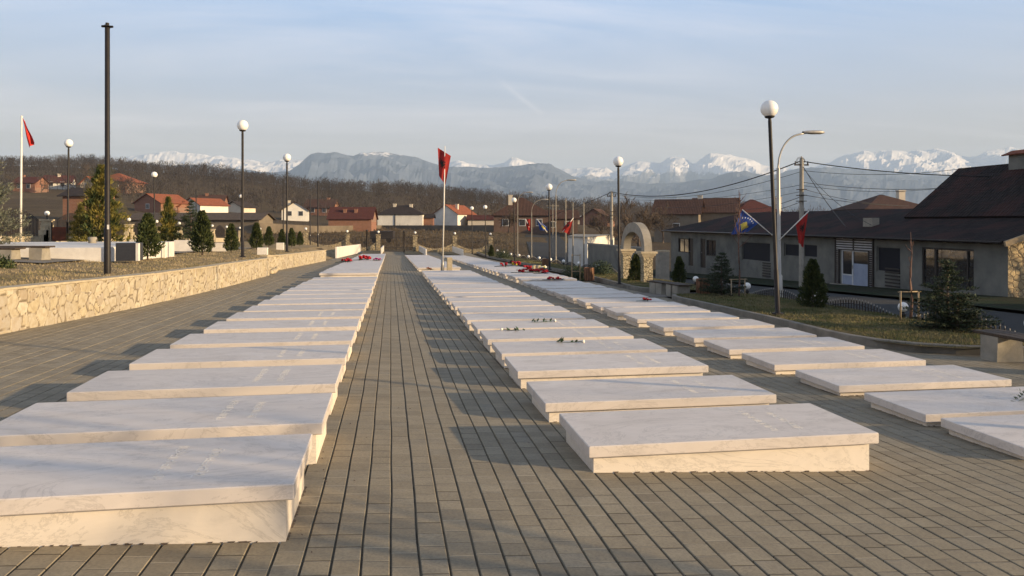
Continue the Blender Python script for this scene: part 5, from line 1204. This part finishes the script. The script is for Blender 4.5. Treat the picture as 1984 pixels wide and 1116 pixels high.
# forest on the hill
def forest():
    q = random.Random(99); mb = MB()
    def tree(p, h):
        V = Vector; mb.add([p + V((-.1, 0, -1)), p + V((.1, 0, -1)), p + V((.04, 0, h * .75)), p + V((-.04, 0, h * .75))], [(0, 1, 2, 3)])
        for k in range(38):
            s = q.uniform(.15, .9); a = q.uniform(0, 2 * PI); rr_ = h * .30 * q.random() ** .6 * math.sin(PI * min(1, s + .08)) ** .6; c = p + V((math.cos(a) * rr_, math.sin(a) * rr_, h * s)); a += q.uniform(-.6, .6); el = q.uniform(.3, 1.3); ln = h * q.uniform(.12, .24)
            o = V((math.cos(a) * math.cos(el), math.sin(a) * math.cos(el), math.sin(el))); sd = V((CT, -ST, 0)) * q.uniform(.06, .12) + V((0, 0, q.uniform(-.04, .04)))
            e = c + o * ln; mb.add([c - sd, c + sd, e], [(0, 1, 2)])
            m_ = c + o * ln * .5; e2 = m_ + V((q.uniform(-1, 1), q.uniform(-1, 1), q.uniform(.2, 1))) * ln * .35; mb.add([m_ - sd * .6, m_ + sd * .6, e2], [(0, 1, 2)])
    n = 0
    while n < 4300:
        px = q.uniform(-500, 1290); D = q.choice([q.uniform(270, 545), q.uniform(470, 560)])
        if px > 1150 and D < 400: continue
        if px > 900 and D < 330: continue
        z = far_z(px, D); p = P(px, 430, D); p.z = z
        if mn.noise(Vector((p.x * .02, p.y * .02, 0))) < -.25 and D < 450: continue
        tree(p, q.uniform(6.0, 9.5) * (1 + .5 * mn.noise(Vector((p.x * .03, p.y * .03, 7)))) * (1.0 if D > 450 else .9)); n += 1
    o = mb.build('forest', 'wood_far'); o['kind'] = 'stuff'; tag(o, 'leafless brown winter forest covering the hill behind the houses', 'forest')
forest()
def dist_forest():
    q = random.Random(5); mb = MB()
    for _ in range(900):
        px = q.uniform(1100, 2100); D = q.uniform(300, 700); p = P(px, 430, D); p.z = far_z(px, D); h = q.uniform(5, 9); r_ = h * .35
        for k in range(26):
            v = Vector((q.gauss(0, .5), q.gauss(0, .5), q.uniform(.2, 1))); c = p + Vector((v.x * r_, v.y * r_, v.z * h)); sd = Vector((CT, -ST, 0)) * .12; mb.add([c - sd, c + sd, c + Vector((q.uniform(-.6, .6), 0, q.uniform(.6, 1.8)))], [(0, 1, 2)])
    o = mb.build('hedgerows', 'wood_far'); o['kind'] = 'stuff'; tag(o, 'distant brown hedgerows behind the houses on the right', 'trees')
dist_forest()
M['scrub'] = mat('dry_scrub_stems', (.19, .145, .095), (.09, .07, .048), .4, .95)
# scrub along the field
q = random.Random(8); mb = MB()
for _ in range(5200):
    px = q.uniform(380, 1000); D = q.uniform(98, 185); p = P(px, 430, D); p.z = H(p.x, p.y)
    if p.y < 91: continue
    h = q.uniform(.2, .55) + (.5 if q.random() < .04 else 0); sd = Vector((CT, -ST, 0)) * q.uniform(.03, .09)
    for k in range(3): mb.add([p - sd, p + sd, p + Vector((q.uniform(-.3, .3), q.uniform(-.3, .3), h))], [(0, 1, 2)])
o = mb.build('dry_scrub', 'scrub'); o['kind'] = 'stuff'; tag(o, 'dry weeds and scrub on the field beyond the far wall', 'scrub')

# grass blades
def blades(name, m, n, xf, yr, zf, hmax, seed, label, clump):
    q = random.Random(seed); mb = MB(); k = 0
    while k < n:
        y = yr[0] * (yr[1] / yr[0]) ** q.random(); x = xf(q, y)
        if x is None: continue
        c = mn.noise(Vector((x * .9, y * .9, seed)))
        if c < clump * q.uniform(.3, 1): 
            if q.random() < .6: k += 1; continue
        z = zf(x, y); h = hmax * q.uniform(.35, 1) * (1 + .8 * max(0, c)); a = q.uniform(0, PI); w = .004 + y * .00022; sd = Vector((math.cos(a) * w, math.sin(a) * w, 0)); ln = Vector((q.uniform(-.6, .6), q.uniform(-.6, .6), 1)) * h
        p = Vector((x, y, z)); mb.add([p - sd, p + sd, p + ln], [(0, 1, 2)]); k += 1
    o = mb.build(name, m); o['kind'] = 'stuff'; tag(o, label, 'grass')
blades('grass', 'grass_l', 52000, lambda q, y: wallx(y) - .3 - 9 * q.random() ** 1.3 * (y / 25), (9, 57), lambda x, y: zt(x, y) - .01, .055, 1, 'short dry tan grass on the raised left lawn', .05)
kt = [(11.25, 9.3), (11.5, 8.75), (12.2, 8.38), (13.1, 8.36), (16.2, 8.68), (23.2, 8.8), (23.9, 9.0), (24.3, 10.2)]
blades('grass', 'grass_r', 30000, lambda q, y: q.uniform(interp(kt, y) + .15, 12.3), (11.35, 24.2), zr, .06, 2, 'mixed green and dry grass on the near right lawn', .0)
blades('grass', 'grass_r', 12000, lambda q, y: q.uniform(9.75, 12.3), (26.3, 60), zr, .05, 3, 'grass on the farther right lawn', .0)
# crumbs and leaves on the paving
q = random.Random(77); mb = MB()
for _ in range(420):
    y = 2.5 * (40 / 2.5) ** q.random(); x = q.choice([q.uniform(-.55, 1.5), q.uniform(-6, -2.9), q.uniform(3.75, 5.1), q.uniform(-.52, -.4), q.uniform(7.6, 8.4), wallx(y) + .1 + q.random() * .3]); z = zg(x, y) + .004; s = q.uniform(.004, .013); a = q.uniform(0, 6)
    d = Vector((math.cos(a), math.sin(a), .1)) * s; e = Vector((-math.sin(a), math.cos(a), .1)) * s * .6; p = Vector((x, y, z)); mb.add([p - d, p + e, p + d + Vector((0, 0, s * .4)), p - e], [(0, 1, 2, 3)])
for x0, y, z, g, n in GR:
    if n > 14: continue
    edges = [((x0 + .05, y + .05), (x0 + 2.25, y + .05)), ((x0 + .05, y + .05), (x0 + .05, y + .93)), ((x0 + 2.25, y + .05), (x0 + 2.25, y + .93))]
    for (ax, ay), (bx, by) in edges:
        for k in range(34):
            s_ = q.random(); px_, py_ = lerp(ax, bx, s_), lerp(ay, by, s_); ln = q.uniform(.01, .05); hh = q.uniform(.002, .007); ex, ey = (ln, 0) if ay == by else (0, ln); ox, oy = (0, -q.uniform(.004, .014)) if ay == by else ((-1 if ax < x0 + 1 else 1) * q.uniform(.004, .014), 0); zz_ = zg(px_, py_)
            mb.add([(px_, py_, zz_ + hh), (px_ + ex, py_ + ey, zz_ + hh), (px_ + ex * .8 + ox, py_ + ey * .8 + oy, zz_ + .001), (px_ + ex * .2 + ox, py_ + ey * .2 + oy, zz_ + .001)], [(0, 1, 2, 3)])
o = mb.build('leaf_litter', 'bark'); o['kind'] = 'stuff'; tag(o, 'tiny dry leaf crumbs scattered on the grey paving', 'leaf litter')

# ------------------------------------------------------------ flowers on the graves
def on_plate(px, py, zf):
    lo, hi = 2., 90.
    for _ in range(50):
        m = (lo + hi) / 2; p = P(px, py, m)
        if p.z > zf(p.y): lo = m
        else: hi = m
    p = P(px, py, lo); p.z = zf(p.y) + .002; return p
def bouquet(p, m, label, n=7, s=.11, rz=0, filler=None):
    t = thing('bouquet', label, 'flowers', p, rz, 'bouquets on the graves'); q = random.Random(int(p.x * 100)); pm_ = MB()
    for k in range(n):
        c = Vector((q.uniform(-s, s) * 1.3, q.uniform(-s, s), s * .5 + q.uniform(0, s * .6)))
        for j in range(5): a = q.uniform(0, 6); pm_.sphere(tuple(c + Vector((math.cos(a), math.sin(a), q.uniform(-.3, .6))) * s * .22), s * .26, 6, 4)
    pm_.build('petals', m, t); g = MB()
    for k in range(26):
        a = q.uniform(0, 2 * PI); o = Vector((math.cos(a), math.sin(a) * .8, q.uniform(0, .35))); l = s * q.uniform(1.2, 2.6); b_ = o * l; sd = o.cross(Vector((0, 0, 1))).normalized() * s * .16; g.add([Vector((0, 0, s * .3)), o * l * .5 + sd + Vector((0, 0, s * .2)), b_, o * l * .5 - sd + Vector((0, 0, s * .2))], [(0, 1, 2, 3)])
    g.tube([(0, 0, s * .3), (-s * 3.2, s * .6, s * .1)], s * .08, 5); g.build('leaves', 'green', t)
    if filler: f = MB(); [f.sphere((q.uniform(-s, s), q.uniform(-s, s), s * q.uniform(.5, 1)), s * .3, 6, 4) for _ in range(4)]; f.build('blossoms', filler, t)
for px, py, zf, m, l, n, s, f in [(673, 509, Lz, 'petal_red', 'red bouquet leftmost on the far graves left of the path', 8, .22, None), (707, 505, Lz, 'petal_red', 'larger red bouquet centre of the far graves left of the path', 10, .26, None), (731, 506, Lz, 'petal_pink', 'small magenta bouquet by the path on the far left graves', 6, .16, None),
        (832, 524, Mz, 'petal_orange', 'small orange flowers left of the flagpole', 5, .12, None), (979, 517, Rz, 'petal_red', 'bright red flowers leftmost in the row nearest the right lawn', 7, .2, None), (999, 516, Rz, 'petal_red', 'dark red flowers with a yellow blossom in the far right row', 8, .22, 'petal_yellow'),
        (1012, 529, Rz, 'petal_red', 'dark red bouquet at the left end of the flower heap', 7, .17, None), (1024, 524, Rz, 'petal_red', 'red bouquet rising in the middle of the flower heap', 9, .2, None), (1034, 528, Rz, 'petal_red', 'red bouquet low in the flower heap', 8, .17, None), (1044, 529, Rz, 'petal_red', 'red bouquet right in the flower heap', 8, .18, None), (1054, 531, Rz, 'petal_red', 'red bouquet at the right end of the flower heap', 7, .15, None), (1052, 522, Rz, 'petal_white', 'cream bouquet behind the flower heap', 6, .16, 'petal_yellow'),
        (1070, 543, Rz, 'petal_red', 'dark red bouquet on the grave in front of the flower heap', 7, .13, None), (1086, 543, Rz, 'petal_red', 'small red bouquet right of the dark one before the heap', 5, .11, None), (1252, 584, Rz, 'petal_red', 'single dark red bouquet in the middle of the row by the lawn', 8, .085, None)]:
    bouquet(on_plate(px, py, zf), m, l, n, s, 0, f)
def rose(p, rz, label, L_=.42):
    t = thing('white_rose', label, 'flower', p, rz, 'single white roses on the graves'); g = MB(); q = random.Random(int(p.y * 10))
    g.tube([(-L_ * .5, .02, .012), (0, 0, .02), (L_ * .5, 0, .035)], .005, 5)
    for k in range(9):
        x = q.uniform(-.45, .35) * L_; a = q.choice([-1, 1]) * q.uniform(.6, 1.4); o = Vector((math.cos(a), math.sin(a), q.uniform(.1, .9))); l = .085; sd = o.cross(Vector((0, 0, 1))).normalized() * .022; c = Vector((x, 0, .02)); g.add([c, c + o * l * .5 + sd, c + o * l, c + o * l * .5 - sd], [(0, 1, 2, 3)])
    g.build('stem', 'green', t); b_ = MB(); c = Vector((L_ * .53, 0, .035))
    for k in range(9): a = k * 2.4; b_.sphere(tuple(c + Vector((.4 * math.sin(a), math.cos(a), .5 * math.sin(a * 2))) * .016), .019, 7, 5)
    b_.build('bloom', 'petal_white', t)
rose(on_plate(1100, 666, Mz), -.25, 'white rose lying on the fourth grave right of the path'); rose(on_plate(997, 643, Mz), 2.9, 'white rose lying on the fifth grave right of the path', .4); rose(on_plate(1048, 626, Mz), .1, 'white rose lying on the sixth grave right of the path', .5)
p = on_plate(1981, 777, Rz); t = thing('foliage_sprig', 'green leafy sprig on a grave at the right edge', 'flower', p); g = MB(); q = random.Random(2)
for k in range(60):
    v = Vector((q.uniform(-.05, .16), q.uniform(-.07, .07), q.uniform(.0, .09))); o = Vector((q.uniform(-1, 1), q.uniform(-1, 1), q.uniform(0, 1))).normalized(); sd = o.cross(Vector((0, 0, 1))).normalized() * .012; g.add([v, v + o * .02 + sd, v + o * .045, v + o * .02 - sd], [(0, 1, 2, 3)])
g.build('leaves', 'green', t); g = MB(); g.tube([(.02, 0, .02), (-.1, -.04, .004), (-.16, -.02, .012)], .0025, 4); g.build('stem', 'green', t)
# candles behind the flower heap
for k, px in enumerate((1034, 1043)):
    p = gr(px, 527, .1); m_ = MB(); m_.lathe(0, 0, [(.001, 0), (.13, 0), (.13, .42), (.1, .46), (.001, .46)], 12); p = P(px, 523, 41.5); p.z = zg(p.x, p.y); m_ = MB(); m_.lathe(0, 0, [(.001, 0), (.12, 0), (.13, .45), (.001, .45)], 12); tag(m_.build('grave_vase', 'tan_stone', None, p), ['left cream vase standing behind the flower heap', 'right cream vase standing behind the flower heap'][k], 'vase')

# ------------------------------------------------------------ mountains
def mountain_mat(name, rock, lo, hi, amt):
    m = bpy.data.materials.new(name); m.use_nodes = True; N, L, b = nodes(m)
    g = N.new('ShaderNodeNewGeometry'); sp = N.new('ShaderNodeSeparateXYZ'); L.new(g.outputs['Position'], sp.inputs[0]); sn = N.new('ShaderNodeSeparateXYZ'); L.new(g.outputs['Normal'], sn.inputs[0])
    n1 = ntex(N, L, g.outputs['Position'], .0013, 8, .68); n2 = ntex(N, L, g.outputs['Position'], .009, 8, .7)
    h = mth(N, L, 'ADD', mth(N, L, 'DIVIDE', mth(N, L, 'SUBTRACT', sp.outputs[2], lo), hi - lo), mth(N, L, 'MULTIPLY', mth(N, L, 'SUBTRACT', n1, .5), amt))
    h = mth(N, L, 'ADD', h, mth(N, L, 'MULTIPLY', mth(N, L, 'SUBTRACT', n2, .5), amt * .6))
    h = mth(N, L, 'ADD', h, mth(N, L, 'MULTIPLY', mth(N, L, 'SUBTRACT', sn.outputs[2], .75), .8))
    f = ramp(N, L, h, [(.42, 0.0), (.55, 1.0)])
    rk = mixc(N, L, ramp(N, L, n2, [(.4, 0.0), (.65, 1.0)]), rock, tuple(x * .6 for x in rock))
    L.new(mixc(N, L, f, rk, (.70, .69, .71)), b.inputs['Base Color']); b.inputs['Roughness'].default_value = 1; b.inputs['Specular IOR Level'].default_value = .0
    return m
def range_(name, crest, D0, D1, seed, m, rough=1.0, cols=520, rows=34, sc=.0011):
    mb = MB(); vs = []
    x0 = crest[0][0]; x1 = crest[-1][0]
    for j in range(rows + 1):
        t_ = j / rows
        for i in range(cols + 1):
            px = lerp(x0, x1, i / cols); zc = -(interp(crest, px) - 430) / F * D1
            D = lerp(D0, D1, min(1, t_ / .8)) if t_ <= .8 else D1 + (t_ - .8) * (D1 - D0) * 1.2
            u = (px - 992) / F; X = D * (u * CT + ST); Y = D * (CT - u * ST)
            s = min(1, t_ / .8); prof = s ** 1.25 if t_ <= .8 else 1 - (t_ - .8) * 3
            rg = 0; a = 1; fq = sc
            for o in range(5): rg += a * (1 - 2 * abs(mn.noise(Vector((X * fq, Y * fq, seed + o))))); a *= .5; fq *= 2.1
            env = math.sin(PI * min(1, s)) ** .7 * .30 + .05 * s
            zz = -40 + (zc + 40) * (prof + rough * env * (rg - .75) * .55)
            vs.append((X, Y, zz))
    n = cols + 1
    mb.add(vs, [(j * n + i, j * n + i + 1, (j + 1) * n + i + 1, (j + 1) * n + i) for j in range(rows) for i in range(cols)], smooth=False)
    o = mb.build(name, m); o['kind'] = 'structure'
blue = [(-900, 330), (-300, 322), (100, 325), (300, 318), (430, 326), (500, 334), (560, 330), (590, 312), (603, 300), (640, 297), (664, 298), (686, 304), (700, 297), (730, 297), (770, 302), (800, 306), (840, 316), (870, 324), (930, 327), (975, 326), (1000, 322), (1035, 318), (1065, 321), (1085, 330), (1110, 344), (1140, 352), (1200, 351), (1260, 356), (1330, 352), (1380, 348), (1405, 336), (1425, 331), (1450, 333), (1480, 342), (1510, 338), (1545, 330), (1600, 326), (1680, 332), (1800, 340), (1984, 345), (2500, 340), (3000, 350)]
snow = [(-900, 320), (-300, 312), (150, 318), (230, 310), (262, 301), (300, 300), (340, 296), (375, 300), (420, 305), (470, 311), (520, 314), (575, 311), (600, 312), (680, 330), (760, 332), (850, 318), (880, 314), (915, 319), (950, 318), (978, 314), (990, 306), (1008, 311), (1030, 318), (1080, 330), (1110, 326), (1150, 328), (1176, 327), (1190, 334), (1215, 318), (1235, 311), (1262, 314), (1280, 318), (1296, 306), (1312, 306), (1330, 309), (1345, 318), (1362, 304), (1376, 295), (1392, 297), (1408, 299), (1430, 304), (1455, 310), (1476, 320), (1500, 326), (1560, 326), (1600, 316), (1640, 300), (1665, 297), (1672, 294), (1700, 296), (1725, 288), (1760, 291), (1810, 290), (1845, 295), (1860, 302), (1890, 306), (1915, 296), (1950, 290), (1990, 292), (2200, 300), (2600, 296), (3000, 310)]
jit = lambda tab, s, a: [(x, y + a * mn.noise(Vector((x * .05, s, 0)))) for x, y in tab]
def dens(tab, s, a): return [(x, interp(tab, x) + a * (mn.noise(Vector((x * .06, s, 0))) + .5 * mn.noise(Vector((x * .15, s, 4))))) for x in range(int(tab[0][0]), int(tab[-1][0]) + 1, 6)]
MM1 = mountain_mat('near_range_rock', (.10, .12, .165), 720, 1080, 1.7); MM2 = mountain_mat('snow_range', (.19, .20, .23), 540, 880, 1.2)
range_('mountains', dens(blue, 1, 1.6), 5200, 9000, 3, MM1, 1.1, 620, 38, .0011)
range_('mountains', dens(snow, 7, 1.6), 9400, 12600, 13, MM2, 1.1, 800, 46, .0009)

# haze
m_ = MB(); m_.box(-16000, -3000, -150, 19000, 17500, 1300); hz = m_.build('haze', 'wire'); hz['kind'] = 'stuff'; hz['label'] = 'thin blue evening haze over the whole valley'; hz['category'] = 'haze'
hm = bpy.data.materials.new('haze_air'); hm.use_nodes = True; N = hm.node_tree.nodes; L = hm.node_tree.links; N.remove(N['Principled BSDF'])
pv = N.new('ShaderNodeVolumePrincipled'); pv.inputs['Color'].default_value = (.53, .72, 1, 1); pv.inputs['Density'].default_value = 9.6e-5; pv.inputs['Anisotropy'].default_value = .0
L.new(pv.outputs[0], N['Material Output'].inputs['Volume']); hz.data.materials[0] = hm

# ------------------------------------------------------------ light, sky, camera
EL = math.radians(11.0); AZ = math.atan2(.895, -.445)
sd = Vector((math.sin(AZ) * math.cos(EL), math.cos(AZ) * math.cos(EL), math.sin(EL)))
l = bpy.data.lights.new('sun', 'SUN'); l.energy = 5.0; l.angle = math.radians(.6); l.color = (1, .74, .43); lo = bpy.data.objects.new('sun', l); C.objects.link(lo); lo.rotation_euler = (-sd).to_track_quat('-Z', 'Y').to_euler()
w = bpy.data.worlds.new('World'); bpy.context.scene.world = w; w.use_nodes = True; N = w.node_tree.nodes; L = w.node_tree.links
bg = N['Background']; sk = N.new('ShaderNodeTexSky'); sk.sky_type = 'NISHITA'; sk.sun_disc = False; sk.sun_elevation = EL; sk.sun_rotation = AZ; sk.air_density = 1.0; sk.dust_density = 1.6; sk.ozone_density = 1.0; sk.altitude = 400
tc = N.new('ShaderNodeTexCoord'); gen = tc.outputs['Generated']
sx = N.new('ShaderNodeSeparateXYZ'); L.new(gen, sx.inputs[0])
zz = mth(N, L, 'ADD', mth(N, L, 'MAXIMUM', sx.outputs[2], 0), .10)
cb = N.new('ShaderNodeCombineXYZ'); L.new(mth(N, L, 'DIVIDE', sx.outputs[0], zz), cb.inputs[0]); L.new(mth(N, L, 'DIVIDE', sx.outputs[1], zz), cb.inputs[1])
mp = N.new('ShaderNodeMapping'); mp.inputs['Rotation'].default_value = (0, 0, .9); mp.inputs['Scale'].default_value = (.35, 1.3, 1); L.new(cb.outputs[0], mp.inputs[0])
n1 = ntex(N, L, mp.outputs[0], 1.0, 7, .62, .6); n2 = ntex(N, L, cb.outputs[0], .5, 4, .5)
cl = mth(N, L, 'MULTIPLY', ramp(N, L, n1, [(.42, 0.0), (.75, 1.0)]), ramp(N, L, n2, [(.35, .25), (.65, 1.0)]))
def dirv(px, py): return P(px, py, 1).normalized()
d1 = dirv(948, 138); d2 = dirv(1056, 226); nn = d1.cross(d2).normalized(); ax = (d2 - d1).normalized(); 
vd = N.new('ShaderNodeVectorMath'); vd.operation = 'DOT_PRODUCT'; L.new(gen, vd.inputs[0]); vd.inputs[1].default_value = nn
va = N.new('ShaderNodeVectorMath'); va.operation = 'DOT_PRODUCT'; L.new(gen, va.inputs[0]); va.inputs[1].default_value = ax
dist = mth(N, L, 'ABSOLUTE', mth(N, L, 'ADD', vd.outputs['Value'], mth(N, L, 'MULTIPLY', mth(N, L, 'SUBTRACT', n1, .5), .012)))
band = ramp(N, L, dist, [(0.0, 1.0), (.0045, 0.0)])
a0, a1 = d1.dot(ax), d2.dot(ax); mr = N.new('ShaderNodeMapRange'); mr.inputs['From Min'].default_value = a0; mr.inputs['From Max'].default_value = a1; L.new(va.outputs['Value'], mr.inputs[0])
seg = ramp(N, L, mr.outputs[0], [(.02, 0.0), (.3, .5), (.6, 1.0), (.9, .7), (.98, 0.0)])
con = mth(N, L, 'MULTIPLY', mth(N, L, 'MULTIPLY', band, seg), .22)
fac = mth(N, L, 'ADD', mth(N, L, 'MULTIPLY', cl, .62), con)
mix = N.new('ShaderNodeMix'); mix.data_type = 'RGBA'; L.new(fac, mix.inputs[0]); L.new(sk.outputs[0], mix.inputs[6])
mu = N.new('ShaderNodeVectorMath'); mu.operation = 'MULTIPLY'; CLOUD = (9.5, 8.6, 8.3); mix.inputs[7].default_value = (*CLOUD, 1)
vc = ramp(N, L, sx.outputs[2], [(0.0, (6.2 / 9, 4.7 / 9, 3.6 / 9)), (.09, (5.3 / 9, 4.55 / 9, 4.1 / 9)), (.16, (4.1 / 9, 4.5 / 9, 5.5 / 9)), (.28, (3.0 / 9, 4.6 / 9, 7.3 / 9)), (.5, (1.9 / 9, 2.7 / 9, 4.2 / 9)), (1, (1.1 / 9, 1.6 / 9, 2.7 / 9))])
vs_ = N.new('ShaderNodeVectorMath'); vs_.operation = 'SCALE'; L.new(vc, vs_.inputs[0]); vs_.inputs['Scale'].default_value = 9.0
vf = ramp(N, L, sx.outputs[2], [(0.0, .85), (.3, .78), (.6, .6), (1, .6)])
m2 = N.new('ShaderNodeMix'); m2.data_type = 'RGBA'; L.new(vf, m2.inputs[0]); L.new(sk.outputs[0], m2.inputs[6]); L.new(vs_.outputs[0], m2.inputs[7]); L.new(m2.outputs[2], mix.inputs[6])
L.new(mix.outputs[2], bg.inputs['Color']); bg.inputs['Strength'].default_value = .056
cam = bpy.data.cameras.new('camera'); co = bpy.data.objects.new('camera', cam); C.objects.link(co); bpy.context.scene.camera = co
co.rotation_euler = (PI / 2, 0, -TH); cam.sensor_width = 36; cam.lens = F / 1984 * 36; cam.shift_y = -128 / 1984; cam.clip_start = .1; cam.clip_end = 80000
sc = bpy.context.scene; sc.render.engine = 'CYCLES'; sc.render.resolution_x = 1024; sc.render.resolution_y = 576
sc.view_settings.view_transform = 'Standard'; sc.view_settings.look = 'None'; sc.view_settings.exposure = 1.41; sc.view_settings.gamma = 1
sc.cycles.volume_bounces = 0; sc.cycles.max_bounces = 6
